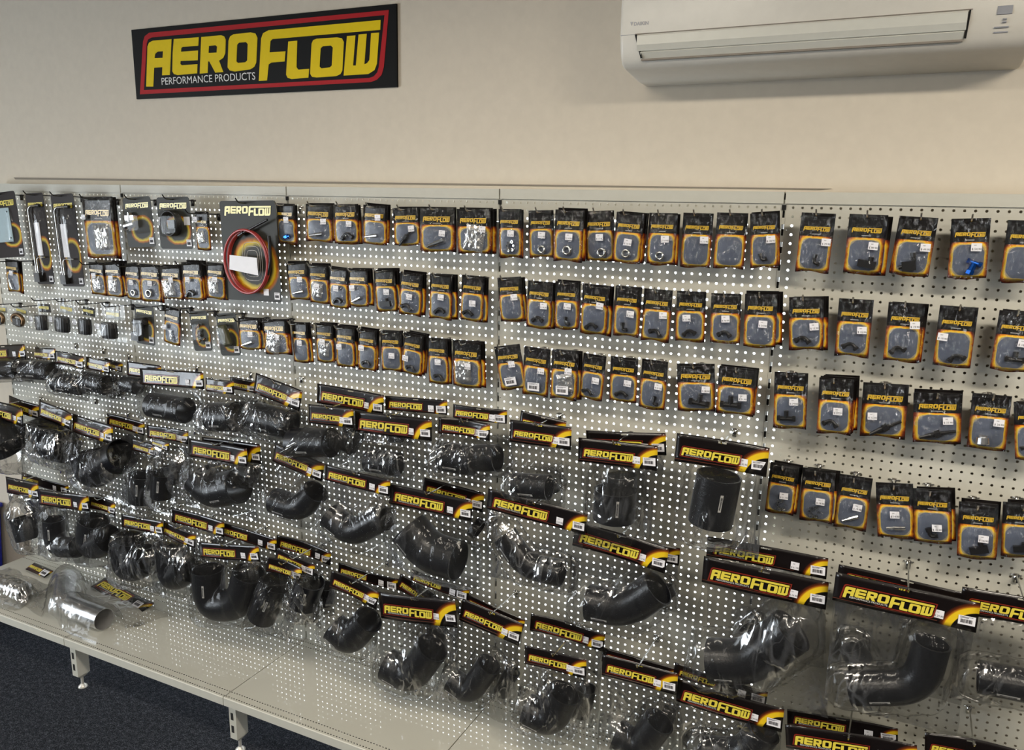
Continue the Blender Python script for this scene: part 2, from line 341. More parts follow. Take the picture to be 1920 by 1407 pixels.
PACKETS=[
(0, 0, 0, -0.0221, -0.105, 2.0699, 0.1852, 0.2503, 0.0227, 'clearbag', '24.90', 0.1, 0.33, 1),
(0, 1, 0, -0.6289, -0.105, 1.7829, 0.089, 0.1466, -0.0313, 'wires', '6.90', 0.6, 0.4, 1),
(0, 1, 1, -0.0503, -0.115, 1.7988, 0.0924, 0.1366, -0.0107, 'clear', '5.90', 0.45, 0.4, 2),
(0, 1, 2, 0.049, -0.115, 1.8035, 0.093, 0.1437, 0.034, 'clear', '5.90', 0.5, 0.45, 2),
(1, 0, 0, 0.5537, -0.095, 2.0214, 0.0736, 0.1484, 0.0083, 'clear', '9.90', 0.2, 0.2, 0),
(1, 1, 0, 0.1538, -0.105, 1.7999, 0.0874, 0.1462, -0.0174, 'ring', '6.90', 0.55, 0.5, 1),
(1, 1, 1, 0.2571, -0.105, 1.8049, 0.1103, 0.1523, -0.0136, 'ring', '6.90', 0.6, 0.5, 1),
(1, 1, 2, 0.3748, -0.105, 1.8029, 0.1134, 0.1328, 0.0045, 'clear', '7.90', 0.6, 0.4, 1),
(1, 1, 3, 0.5009, -0.115, 1.825, 0.1052, 0.1479, 0.0325, 'elbow', '9.90', 0.4, 0.45, 2),
(1, 1, 4, 0.6205, -0.105, 1.8286, 0.0893, 0.1405, -0.0218, 'clear', '8.90', 0.6, 0.45, 1),
(1, 2, 0, 0.3604, -0.095, 1.6347, 0.0945, 0.1536, -0.1095, 'wires', '11.90', 0.2, 0.55, 0),
(1, 2, 1, 0.7756, -0.105, 1.6251, 0.11, 0.1226, 0.0479, 'silverstick', '12.90', 0.65, 0.5, 1),
(1, 2, 2, 0.9014, -0.105, 1.6304, 0.1248, 0.1351, 0.0785, 'clear', '13.90', 0.65, 0.5, 1),
(2, 0, 0, 0.9636, -0.085, 2.0586, 0.0891, 0.1444, -0.0134, 'blue', '16.90', 0.65, 0.4, 1),
(2, 0, 1, 1.1175, -0.085, 2.0588, 0.1174, 0.1322, -0.0135, 'silverstick', '14.90', 0.75, 0.45, 1),
(2, 0, 2, 1.2345, -0.085, 2.0607, 0.108, 0.1361, 0.0362, 'elbow', '15.90', 0.7, 0.5, 1),
(2, 0, 3, 1.3608, -0.085, 2.0592, 0.1041, 0.1341, -0.0297, 'silverstick', '15.90', 0.72, 0.3, 1),
(2, 0, 4, 1.4854, -0.085, 2.0535, 0.1044, 0.1264, 0.0481, 'longbit', '22.90', 0.75, 0.55, 1),
(2, 0, 5, 1.6094, -0.085, 2.0565, 0.1333, 0.1449, 0.0163, 'silverstick', '29.90', 0.7, 0.58, 1),
(2, 0, 6, 1.7519, -0.095, 2.0553, 0.1229, 0.1432, 0.0231, 'clear', '36.90', 0.8, 0.45, 2),
(2, 1, 0, 1.0033, -0.085, 1.848, 0.0974, 0.1395, 0.079, 'silverstick', '12.90', 0.7, 0.45, 1),
(2, 1, 1, 1.1042, -0.085, 1.8435, 0.0866, 0.1414, 0.0031, 'clear', '9.90', 0.5, 0.55, 1),
(2, 1, 2, 1.1946, -0.085, 1.836, 0.0887, 0.1448, -0.0229, 'elbow', '9.90', 0.5, 0.5, 1),
(2, 1, 3, 1.2806, -0.085, 1.8367, 0.0874, 0.1337, 0.0281, 'silverstick', '10.90', 0.3, 0.5, 1),
(2, 1, 4, 1.3926, -0.085, 1.8398, 0.0907, 0.1466, 0.0543, 'block', '17.90', 0.65, 0.52, 1),
(2, 1, 5, 1.5118, -0.095, 1.8358, 0.092, 0.1457, -0.0584, 'elbow', '17.90', 0.55, 0.55, 2),
(2, 1, 6, 1.6245, -0.085, 1.8365, 0.0896, 0.1516, -0.0185, 'elbow', '18.90', 0.6, 0.5, 1),
(2, 1, 7, 1.7473, -0.085, 1.8391, 0.083, 0.151, -0.0338, 'elbow', '22.90', 0.6, 0.6, 1),
(2, 2, 0, 1.0057, -0.085, 1.6248, 0.0802, 0.1539, 0.0482, 'none', '8.90', 0.6, 0.5, 1),
(2, 2, 1, 1.1221, -0.085, 1.6288, 0.081, 0.1462, 0.0176, 'clear', '8.90', 0.5, 0.45, 1),
(2, 2, 2, 1.2175, -0.085, 1.6268, 0.0856, 0.1514, -0.0074, 'none', '8.90', 0.3, 0.5, 1),
(2, 2, 3, 1.316, -0.085, 1.623, 0.079, 0.1495, -0.0202, 'elbow', '8.90', 0.3, 0.45, 1),
(2, 2, 4, 1.4169, -0.085, 1.6254, 0.0857, 0.1421, 0.0378, 'none', '9.90', 0.6, 0.6, 1),
(2, 2, 5, 1.5181, -0.095, 1.6242, 0.0814, 0.1441, -0.0775, 'elbow', '9.90', 0.25, 0.6, 2),
(2, 2, 6, 1.6069, -0.085, 1.6167, 0.0819, 0.16, 0.0376, 'elbow', '11.90', 0.6, 0.5, 1),
(2, 2, 7, 1.7228, -0.085, 1.6168, 0.1104, 0.1596, 0.0059, 'clear', '24.90', 0.6, 0.52, 1),
(3, 0, 0, 1.8782, -0.085, 2.057, 0.0833, 0.152, 0.0187, 'nuts', '6.70', 0.62, 0.5, 1),
(3, 0, 1, 1.9813, -0.075, 2.0549, 0.0837, 0.1462, 0.0392, 'ring', '11.90', 0.58, 0.52, 0),
(3, 0, 2, 2.0868, -0.095, 2.0585, 0.0963, 0.1559, -0.0075, 'ring', '14.90', 0.58, 0.52, 2),
(3, 0, 3, 2.1748, -0.075, 2.0572, 0.095, 0.1511, 0.0536, 'ring', '17.90', 0.55, 0.52, 0),
(3, 0, 4, 2.2805, -0.095, 2.0543, 0.086, 0.1486, -0.0483, 'ring', '14.90', 0.55, 0.58, 2),
(3, 0, 5, 2.3768, -0.085, 2.0552, 0.0846, 0.1492, 0.0015, 'ring', '14.90', 0.65, 0.5, 1),
(3, 0, 6, 2.4765, -0.075, 2.057, 0.0865, 0.1557, -0.0111, 'none', '21.90', 0.78, 0.48, 0),
(3, 0, 7, 2.573, -0.075, 2.0598, 0.0872, 0.1556, -0.0086, 'none', '', 0, 0, 0),
(3, 0, 8, 2.6609, -0.085, 2.0616, 0.0755, 0.1505, 0.0738, 'dark', '28.90', 0.75, 0.48, 1),
(3, 1, 0, 1.8786, -0.085, 1.8411, 0.0852, 0.1427, 0.1123, 'none', '19.90', 0.72, 0.45, 1),
(3, 1, 1, 1.9898, -0.085, 1.8341, 0.0879, 0.1507, -0.0187, 'elbow', '14.90', 0.75, 0.5, 1),
(3, 1, 2, 2.0816, -0.085, 1.838, 0.0781, 0.1502, 0.003, 'dark', '19.90', 0.6, 0.5, 1),
(3, 1, 3, 2.1776, -0.085, 1.8351, 0.0883, 0.1556, -0.0409, 'elbow', '17.90', 0.75, 0.4, 1),
(3, 1, 4, 2.2805, -0.085, 1.8346, 0.0809, 0.1515, -0.0171, 'dark', '16.90', 0.7, 0.53, 1),
(3, 1, 5, 2.3712, -0.075, 1.8314, 0.0883, 0.1558, -0.015, 'elbow', '19.90', 0.78, 0.48, 0),
(3, 1, 6, 2.4705, -0.075, 1.8319, 0.0864, 0.1491, 0.0234, 'elbow', '22.90', 0.4, 0.52, 0),
(3, 1, 7, 2.5709, -0.075, 1.832, 0.0868, 0.1449, 0.0483, 'elbow', '34.90', 0.55, 0.5, 0),
(3, 1, 8, 2.672, -0.095, 1.8389, 0.0891, 0.1513, 0.0421, 'none', '34.90', 0.62, 0.55, 2),
(3, 2, 0, 1.8686, -0.075, 1.615, 0.0969, 0.1487, 0.1956, 'none', '27.90', 0.65, 0.42, 0),
(3, 2, 1, 1.9799, -0.075, 1.6174, 0.0932, 0.1593, -0.0344, 'none', '18.90', 0.75, 0.45, 0),
(3, 2, 2, 2.0823, -0.085, 1.6193, 0.091, 0.1578, -0.0075, 'clear', '19.90', 0.7, 0.4, 1),
(3, 2, 3, 2.1785, -0.075, 1.6144, 0.0768, 0.1456, -0.0599, 'elbow', '29.90', 0.7, 0.55, 0),
(3, 2, 4, 2.2754, -0.075, 1.6151, 0.0874, 0.1423, -0.0014, 'elbow', '19.90', 0.7, 0.55, 0),
(3, 2, 5, 2.3726, -0.075, 1.6158, 0.082, 0.1544, -0.0268, 'dark', '31.90', 0.75, 0.5, 0),
(3, 2, 6, 2.4961, -0.075, 1.618, 0.1119, 0.145, 0.0807, 'tee', '34.90', 0.78, 0.52, 0),
(3, 2, 7, 2.6221, -0.085, 1.6204, 0.1087, 0.1393, -0.006, 'tee', '31.90', 0.7, 0.6, 1),
(4, 0, 0, 2.8019, -0.075, 2.064, 0.0871, 0.1584, -0.0279, 'dark', '39.90', 0.82, 0.48, 0),
(4, 0, 1, 2.9267, -0.085, 2.0633, 0.0937, 0.1547, -0.0145, 'block', '49.90', 0.72, 0.52, 1),
(4, 0, 2, 3.0451, -0.085, 2.0599, 0.0898, 0.1505, -0.0436, 'fittingblock', '49.90', 0.8, 0.5, 1),
(4, 0, 3, 3.1631, -0.075, 2.0588, 0.0866, 0.1511, 0.0506, 'bluetee', '54.90', 0.68, 0.47, 0),
(4, 0, 4, 3.2845, -0.085, 2.057, 0.0837, 0.1506, 0.0007, 'none', '54.90', 0.9, 0.4, 1),
(4, 1, 0, 2.7909, -0.085, 1.8377, 0.0908, 0.1471, 0.0797, 'elbow', '15.90', 0.75, 0.55, 1),
(4, 1, 1, 2.9178, -0.075, 1.839, 0.0871, 0.157, 0.0121, 'elbow', '15.90', 0.75, 0.52, 0),
(4, 1, 2, 3.0413, -0.085, 1.8376, 0.0873, 0.1562, 0.0111, 'elbow', '19.90', 0.78, 0.35, 1),
(4, 1, 3, 3.1624, -0.075, 1.8367, 0.0876, 0.1593, -0.0001, 'elbow', '19.90', 0.18, 0.5, 0),
(4, 1, 4, 3.2928, -0.085, 1.8341, 0.0819, 0.1522, -0.0221, 'tee', '18.90', 0.75, 0.5, 1),
(4, 2, 0, 2.7685, -0.075, 1.6204, 0.0909, 0.1645, 0.049, 'tee', '29.90', 0.62, 0.5, 0),
(4, 2, 1, 2.8909, -0.105, 1.6226, 0.0888, 0.1558, 0.039, 'elbow', '37.90', 0.6, 0.57, 3),
(4, 2, 2, 3.0138, -0.075, 1.6165, 0.1128, 0.1493, 0.0354, 'longbit', '31.90', 0.25, 0.6, 0),
(4, 2, 3, 3.1389, -0.085, 1.607, 0.1137, 0.1362, 0.0946, 'longbit', '31.90', 0.72, 0.52, 1),
(4, 2, 4, 3.2632, -0.075, 1.6158, 0.0882, 0.1478, 0.0231, 'silvercap', '24.90', 0.75, 0.47, 0),
(4, 2, 5, 3.3464, -0.085, 1.6098, 0.0713, 0.1514, 0.1442, 'elbow', '12.90', 0.9, 0.5, 1),
(4, 3, 0, 2.7747, -0.085, 1.3517, 0.0801, 0.1506, -0.0254, 'nuts', '31.90', 0.62, 0.6, 1),
(4, 3, 1, 2.8681, -0.085, 1.3517, 0.0884, 0.1556, 0.0257, 'nuts', '19.90', 0.62, 0.58, 1),
(4, 3, 2, 2.9657, -0.075, 1.3447, 0.0861, 0.1575, -0.0149, 'silverstick', '19.90', 0.65, 0.55, 0),
(4, 3, 3, 3.0627, -0.075, 1.3412, 0.0936, 0.1569, 0.1353, 'silverstick', '14.90', 0.5, 0.55, 0),
(4, 3, 4, 3.156, -0.085, 1.3427, 0.0921, 0.1525, 0.1178, 'dark', '22.90', 0.62, 0.68, 1),
(4, 3, 5, 3.2676, -0.085, 1.3239, 0.0914, 0.1538, 0.0809, 'block', '14.90', 0.65, 0.6, 1),
(4, 3, 6, 3.361, -0.085, 1.3412, 0.08, 0.1502, 0.089, 'block', '14.90', 0.85, 0.6, 1),
]
BAGS=[
('upper', 0, 1, -0.8182, -0.085, 1.367, 0.3543, 0.067, 0.122, [-0.2173, -0.1566], [0.1381, -0.1641], [[-0.1797, -0.114], [0.1267, -0.112]], 0.0522),
('upper', 0, 0, -0.3858, -0.158, 1.4072, 0.1408, 0.0587, 0.0479, [-0.1698, -0.1347], [0.0423, -0.1348], [[-0.1532, -0.1069], [0.0386, -0.1055]], 0.0437),
('upper', 1, 0, -0.1988, -0.176, 1.4018, 0.1838, 0.0564, -0.0479, [-0.1155, -0.1704], [0.0755, -0.1517], [[-0.0884, -0.1429], [0.0586, -0.1351]], 0.0414),
('upper', 2, 1, -0.0368, -0.085, 1.3728, 0.113, 0.0542, -0.0976, [-0.0666, -0.1541], [0.0346, -0.1418], [[-0.0468, -0.1165], [0.0353, -0.1186]], 0.0378),
('upper', 2, 0, -0.0361, -0.158, 1.3924, 0.1482, 0.0596, -0.0564, [-0.1053, -0.1482], [0.0504, -0.1403], [[-0.0834, -0.1087], [0.0392, -0.1102]], 0.0425),
('upper', 3, 1, 0.1932, -0.121, 1.3894, 0.2032, 0.0622, 0.0029, [-0.142, -0.1227], [-0.0114, -0.1329], [[-0.1211, -0.0982], [-0.0428, -0.1051]], 0.0361),
('upper', 3, 0, 0.3691, -0.14, 1.3825, 0.3628, 0.0698, 0.0603, [-0.2204, -0.1934], [0.0921, -0.1926], [[-0.1264, -0.1527], [0.064, -0.1644]], 0.0535),
('upper', 4, 1, 0.729, -0.103, 1.3798, 0.1346, 0.0535, -0.0178, [-0.0773, -0.1677], [0.0287, -0.1753], [[-0.0296, -0.1366], [0.0148, -0.1537]], 0.0462),
('upper', 4, 0, 0.6759, -0.176, 1.3851, 0.147, 0.0642, 0.0341, [-0.0981, -0.2011], [0.0818, -0.1938], [[-0.0499, -0.1549], [0.0725, -0.1428]], 0.0582),
('upper', 5, 0, 0.9432, -0.14, 1.3994, 0.2284, 0.09, -0.1986, [-0.1356, -0.2236], [0.1157, -0.1671], [[-0.0873, -0.1747], [0.0761, -0.1497]], 0.0583),
('upper', 6, 1, 1.2448, -0.103, 1.3987, 0.2985, 0.0755, -0.0294, [-0.1738, -0.1887], [0.0237, -0.2252], [[-0.0176, -0.1854], [0.0238, -0.1957]], 0.056),
('upper', 6, 0, 1.2113, -0.176, 1.3456, 0.2017, 0.0708, 0.0433, [-0.2496, -0.1923], [0.0291, -0.1848], [[-0.1872, -0.1559], [-0.0082, -0.1372]], 0.055),
('upper', 7, 1, 1.5156, -0.085, 1.3943, 0.26, 0.051, 0.0588, [-0.1362, -0.119], [0.083, -0.1124], [[-0.1114, -0.1397], [-0.0717, -0.1364]], 0.0332),
('upper', 7, 0, 1.4664, -0.158, 1.3434, 0.3208, 0.0762, 0.0349, [-0.2008, -0.2277], [0.1145, -0.2535], [[-0.11, -0.1789], [0.017, -0.18]], 0.0435),
('upper', 8, 1, 1.7928, -0.121, 1.4047, 0.2046, 0.0459, 0.0254, [-0.111, -0.2251], [0.0946, -0.2129], [[-0.0146, -0.1796], [0.0666, -0.1689]], 0.0471),
('upper', 8, 0, 1.7447, -0.14, 1.3568, 0.1976, 0.057, 0.0152, [-0.1228, -0.2214], [0.0689, -0.2189], [[-0.0845, -0.1387], [0.0346, -0.138]], 0.0517),
('upper', 9, 1, 2.019, -0.103, 1.4003, 0.1627, 0.0586, -0.0934, [-0.0434, -0.2443], [0.093, -0.2202], [[0.0408, -0.2215], [0.0581, -0.2556]], 0.0329),
('upper', 9, 0, 2.0405, -0.176, 1.3952, 0.2129, 0.0729, 0.0114, [-0.115, -0.2706], [0.0663, -0.2489], [[-0.0854, -0.2185], [0.0341, -0.2083]], 0.0411),
('upper', 10, 1, 2.2904, -0.085, 1.3804, 0.2609, 0.0693, 0.1076, [-0.0728, -0.2303], [0.0834, -0.2367], [[-0.0183, -0.1419], [-0.0235, -0.2267]], 0.0482),
('upper', 10, 0, 2.2901, -0.158, 1.3668, 0.2535, 0.0771, 0.0406, [-0.085, -0.2887], [0.1079, -0.2849], [[-0.0039, -0.1535], [-0.0094, -0.2497]], 0.066),
('upper', 11, 0, 2.6089, -0.176, 1.4232, 0.2631, 0.0852, -0.0213, [-0.1155, -0.2466], [0.1325, -0.1662], [[0.0012, -0.104], [-0.0118, -0.2529]], 0.0645),
('middle', 0, 1, -0.6684, -0.1, 1.1184, 0.2206, 0.0669, -0.1, [-0.1318, -0.2629], [0.0731, -0.2474], [[0.0299, -0.1122], [0.0456, -0.1884]], 0.0547),
('middle', 0, 0, -0.6907, -0.188, 1.1195, 0.2899, 0.0886, -0.0533, [-0.1648, -0.2922], [0.13, -0.2511], [[-0.0967, -0.1191], [0.0188, -0.2175]], 0.0897),
('middle', 1, 0, -0.2862, -0.206, 1.1579, 0.2146, 0.0781, -0.1651, [-0.1374, -0.2654], [0.1153, -0.2028], [[-0.0391, -0.086], [-0.0386, -0.1905], [0.0768, -0.1669]], 0.0723),
('middle', 2, 1, 0.0243, -0.1, 1.1248, 0.2346, 0.0579, -0.0468, [-0.1363, -0.2233], [0.0578, -0.2166], [[-0.016, -0.111], [0.0184, -0.1376]], 0.0469),
('middle', 2, 0, -0.0737, -0.188, 1.1248, 0.2555, 0.0847, -0.0931, [-0.1562, -0.3381], [0.0992, -0.2894], [[-0.0424, -0.1572], [-0.0099, -0.2575], [0.1858, -0.1131]], 0.0722),
('middle', 3, 1, 0.3223, -0.136, 1.1297, 0.2397, 0.0553, 0.0228, [-0.1015, -0.2507], [0.0871, -0.2417], [[0.0222, -0.156], [0.0383, -0.2299]], 0.0558),
('middle', 3, 0, 0.2152, -0.17, 1.0617, 0.1413, 0.0671, -0.0761, [-0.163, -0.3558], [0.06, -0.3224], [[-0.0116, -0.149], [-0.0207, -0.2706]], 0.0555),
('middle', 4, 0, 0.3418, -0.188, 1.0945, 0.0951, 0.0831, -0.1143, [-0.0463, -0.3324], [0.0637, -0.3246], [[0.0118, -0.144], [0.0043, -0.2506]], 0.0447),
('middle', 5, 1, 0.6734, -0.136, 1.1273, 0.3119, 0.0802, 0.0473, [-0.0983, -0.1662], [0.1262, -0.1629], [[0.0552, -0.1236], [0.0999, -0.1303]], 0.0426),
('middle', 5, 0, 0.6366, -0.17, 1.1185, 0.3102, 0.0745, 0.0143, [-0.1896, -0.2401], [0.1416, -0.2279], [[-0.1161, -0.1598], [-0.0416, -0.2097], [0.102, -0.1621]], 0.0695),
('middle', 6, 0, 1.0712, -0.188, 1.1517, 0.237, 0.0736, -0.185, [-0.1219, -0.2901], [0.1097, -0.238], [[-0.0909, -0.2323], [0.0347, -0.2225], [0.0936, -0.1238]], 0.05),
('middle', 7, 0, 1.3467, -0.206, 1.1288, 0.2822, 0.0594, -0.0455, [-0.1646, -0.3351], [0.1531, -0.2642], [[-0.1229, -0.197], [-0.0195, -0.2434], [0.1178, -0.145]], 0.0496),
('middle', 8, 1, 1.6798, -0.1, 1.102, 0.2472, 0.0695, -0.0694, [-0.0519, -0.229], [0.1304, -0.1776], [[0.0905, -0.1309], [0.1155, -0.1414]], 0.0368),
('middle', 8, 0, 1.6371, -0.188, 1.0972, 0.3334, 0.0723, -0.0084, [-0.1604, -0.3036], [0.166, -0.2448], [[-0.0883, -0.1483], [-0.0069, -0.2222], [0.1152, -0.2285]], 0.0717),
('middle', 9, 0, 2.0467, -0.206, 1.1469, 0.3484, 0.0702, -0.064, [-0.1269, -0.3111], [0.1569, -0.2579], [[-0.1024, -0.1457], [-0.0188, -0.2328], [0.1093, -0.221]], 0.0432),
('middle', 10, 1, 2.3531, -0.1, 1.0365, 0.2755, 0.0566, -0.0058, [-0.0938, -0.1368], [0.1338, -0.1143], [[0.0889, -0.1438], [0.1024, -0.1719]], 0.0357),
('middle', 10, 0, 2.3276, -0.188, 1.0824, 0.3033, 0.0809, -0.0931, [-0.1232, -0.3561], [0.2012, -0.2508], [[-0.0725, -0.2588], [0.0477, -0.2425], [0.138, -0.1357]], 0.0576),
('middle', 11, 1, 2.7494, -0.136, 1.1099, 0.34, 0.0622, 0.0101, [-0.1531, -0.2778], [0.1859, -0.2059], [[-0.0345, -0.2613], [-0.0089, -0.2942]], 0.0354),
('middle', 11, 0, 2.7545, -0.17, 1.0573, 0.3495, 0.0817, -0.0094, [-0.1746, -0.4552], [0.2152, -0.3964], [[-0.1315, -0.3324], [-0.0206, -0.3063], [0.092, -0.1704]], 0.0672),
('middle', 12, 1, 3.124, -0.118, 1.0857, 0.3528, 0.0552, -0.0364, [-0.1428, -0.2354], [0.181, -0.1944], [[-0.1102, -0.238], [-0.0832, -0.2805]], 0.0373),
('middle', 12, 0, 3.1192, -0.206, 1.1025, 0.347, 0.0812, -0.022, [-0.1256, -0.3895], [0.1711, -0.322], [[-0.0982, -0.3331], [0.0697, -0.275], [0.0801, -0.1381]], 0.0468),
('middle', 13, 0, 3.3883, -0.17, 1.1202, 0.2766, 0.0729, 0.0049, [-0.0887, -0.3235], [0.158, -0.3043], [[-0.0748, -0.2425], [0.085, -0.2358]], 0.0437),
('bottom', 0, 1, -0.5486, -0.12, 0.754, 0.3408, 0.0413, -0.0286, [-0.1649, -0.1953], [0.1228, -0.165], [[-0.11, -0.1499], [-0.0653, -0.1736]], 0.0404),
('bottom', 0, 0, -0.5834, -0.208, 0.7698, 0.2362, 0.0795, 0.0311, [-0.1059, -0.3425], [0.0592, -0.3325], [[-0.0246, -0.185], [0.0013, -0.2908]], 0.0596),
('bottom', 1, 0, -0.2702, -0.226, 0.7718, 0.3483, 0.0753, 0.0898, [-0.2613, -0.3329], [0.0704, -0.2855], [[-0.0947, -0.1376], [-0.1161, -0.2771], [0.0417, -0.2582]], 0.0468),
('bottom', 2, 0, -0.0564, -0.19, 0.7648, 0.1684, 0.073, -0.0324, [-0.1905, -0.3355], [-0.0231, -0.3057], [[-0.0627, -0.1152], [-0.1034, -0.2563], [0.0229, -0.1818]], 0.0662),
('bottom', 3, 0, 0.2106, -0.208, 0.7353, 0.2532, 0.0586, 0.0549, [-0.2334, -0.3112], [0.0316, -0.2861], [[-0.0974, -0.108], [-0.1407, -0.2587], [0.017, -0.1848]], 0.0666),
('bottom', 4, 1, 0.4847, -0.156, 0.7842, 0.2979, 0.0662, -0.0189, [-0.1169, -0.2406], [0.107, -0.2157], [[0.0413, -0.1152], [0.0541, -0.1413]], 0.0377),
('bottom', 4, 0, 0.4153, -0.19, 0.7256, 0.1852, 0.0626, -0.1442, [-0.113, -0.3168], [0.09, -0.2614], [[-0.0517, -0.1128], [-0.0307, -0.253], [0.0485, -0.173]], 0.063),
('bottom', 5, 1, 0.7285, -0.138, 0.759, 0.3269, 0.0554, -0.0383, [-0.0543, -0.3006], [0.0703, -0.3529], [[0.0336, -0.1888], [0.0295, -0.3237]], 0.0502),
('bottom', 5, 0, 0.7177, -0.226, 0.7291, 0.3226, 0.0639, 0.1568, [-0.2698, -0.3398], [0.0956, -0.2887], [[-0.1388, -0.1147], [-0.1649, -0.2789], [0.014, -0.2522], [0.0872, -0.1161]], 0.0648),
('bottom', 6, 1, 1.0131, -0.12, 0.7511, 0.2706, 0.055, -0.0617, [-0.1062, -0.3085], [0.1093, -0.2574], [[0.1072, -0.1513], [0.1023, -0.2257]], 0.0391),
('bottom', 6, 0, 1.0447, -0.208, 0.738, 0.189, 0.0501, -0.1497, [-0.0198, -0.2494], [0.1402, -0.1992], [[0.0833, -0.0708], [0.0571, -0.1828]], 0.0561),
('bottom', 7, 0, 1.0063, -0.226, 0.7151, 0.1721, 0.0638, -0.0511, [-0.1841, -0.3302], [-0.024, -0.2964], [[-0.0419, -0.1013], [-0.1159, -0.2687]], 0.0567),
('bottom', 8, 1, 1.3184, -0.12, 0.7041, 0.2754, 0.0434, -0.0219, [-0.0688, -0.1121], [0.1094, -0.118], [[-0.0083, -0.0962], [0.0154, -0.1221]], 0.0308),
('bottom', 8, 0, 1.3245, -0.208, 0.7021, 0.2163, 0.073, -0.1756, [-0.0904, -0.3206], [0.1169, -0.2475], [[-0.0659, -0.2283], [0.0109, -0.2553], [0.0812, -0.127]], 0.0554),
('bottom', 8, 1, 1.658, -0.156, 0.7647, 0.2382, 0.0416, -0.0974, [-0.1038, -0.1378], [0.1009, -0.0851], [[0.0226, -0.1265], [0.0403, -0.1672]], 0.0285),
('bottom', 9, 1, 1.5644, -0.12, 0.6918, 0.2049, 0.0645, -0.3488, [-0.0378, -0.1418], [0.1227, -0.0559], [[0.0956, -0.1058], [0.1335, -0.1906]], 0.0366),
('bottom', 9, 0, 1.587, -0.208, 0.7052, 0.3242, 0.0998, 0.136, [-0.2384, -0.3694], [0.0655, -0.3929], [[-0.1643, -0.2845], [-0.067, -0.3228], [0.0452, -0.1903]], 0.0598),
('bottom', 10, 1, 1.8799, -0.156, 0.713, 0.2308, 0.0423, -0.1908, [-0.0229, -0.2075], [0.1291, -0.2], [[0.1113, -0.2092], [0.0866, -0.3134]], 0.0279),
('bottom', 10, 0, 1.8851, -0.19, 0.7141, 0.2348, 0.0865, -0.1556, [-0.1062, -0.4184], [0.119, -0.3074], [[-0.1131, -0.3294], [-0.0344, -0.3478], [0.0224, -0.2032]], 0.0442),
('bottom', 11, 1, 2.1396, -0.138, 0.7072, 0.2667, 0.0619, -0.0248, [-0.0983, -0.2079], [0.1146, -0.2022], [[0.0798, -0.2137], [0.0619, -0.315]], 0.0367),
('bottom', 11, 0, 2.1341, -0.226, 0.6481, 0.2179, 0.0659, 0.0451, [-0.1495, -0.3226], [0.0998, -0.2766], [[-0.1066, -0.2354], [-0.0184, -0.2547], [0.0311, -0.1378]], 0.0544),
('bottom', 12, 1, 2.3863, -0.12, 0.6396, 0.2521, 0.0483, -0.0251, [-0.0735, -0.2573], [0.1467, -0.1794], [[0.0909, -0.1684], [0.1298, -0.1731]], 0.0283),
('bottom', 12, 0, 2.4124, -0.208, 0.6762, 0.2434, 0.0717, 0.0144, [-0.1125, -0.3397], [0.1123, -0.2834], [[-0.0689, -0.2705], [0.0099, -0.2934], [0.0706, -0.179]], 0.0494),
('bottom', 13, 1, 2.6522, -0.156, 0.6714, 0.2835, 0.0405, -0.0645, [-0.0919, -0.2702], [0.1703, -0.1968], [[-0.031, -0.245], [0.0076, -0.2508]], 0.0388),
('bottom', 13, 0, 2.689, -0.19, 0.646, 0.3158, 0.0752, -0.0184, [-0.1264, -0.3211], [0.1645, -0.2443], [[-0.0526, -0.2216], [0.0601, -0.1939], [0.1085, -0.0873]], 0.0507),
('bottom', 14, 1, 2.9985, -0.138, 0.6276, 0.2992, 0.0505, 0.1043, [-0.1401, -0.24], [0.155, -0.1967], [[-0.0601, -0.2196], [0.0497, -0.2177]], 0.0346),
('bottom', 14, 0, 3.0243, -0.226, 0.6428, 0.3408, 0.0708, 0.1379, [-0.1792, -0.3167], [0.1602, -0.2702], [[-0.1136, -0.2297], [0.0717, -0.2179]], 0.0506),
('bottom', 15, 0, 3.3198, -0.19, 0.6984, 0.2201, 0.0721, 0.0918, [-0.0975, -0.2721], [0.1186, -0.2441], [[-0.0696, -0.2021], [0.0715, -0.1922]], 0.0397),
]
CARDS=[
('gasket', 0, -0.6572, -0.1, 2.0813, 0.1937, 0.2899, 0.0832),
('tube', 0, -0.4305, -0.1, 2.0808, 0.1212, 0.3975, 0.0495),
('tube', 0, -0.248, -0.1, 2.0786, 0.1487, 0.3946, 0.0524),
('silverfitting', 1, 0.2046, -0.1, 2.0717, 0.1617, 0.1997, 0.0676),
('coil', 1, 0.4084, -0.1, 2.0744, 0.18, 0.2017, 0.0326),
('redhose', 1, 0.7927, -0.1, 2.0662, 0.2825, 0.3745, 0.023),
('blackfitting', 1, 0.1991, -0.1, 1.6334, 0.11, 0.167, -0.0395),
('bronzebits', 1, 0.5048, -0.1, 1.6316, 0.0978, 0.1617, 0.108),
('greenbottle', 1, 0.6522, -0.1, 1.6333, 0.1063, 0.1681, 0.1058),
('cap', 0, -0.4444, -0.1, 1.6177, 0.1241, 0.1563, 0.0399),
('cap', 0, -0.2857, -0.1, 1.6249, 0.1403, 0.1594, -0.0734),
('cap', 0, -0.1439, -0.1, 1.6227, 0.1249, 0.1538, -0.0488),
('cap', 0, 0.0077, -0.1, 1.6232, 0.1409, 0.1606, -0.0016),
('clamp', 0, -0.7602, -0.1, 1.5765, 0.1406, 0.1122, -0.0095),
('clamp', 0, -0.604, -0.1, 1.5784, 0.1291, 0.1103, -0.0939),
]
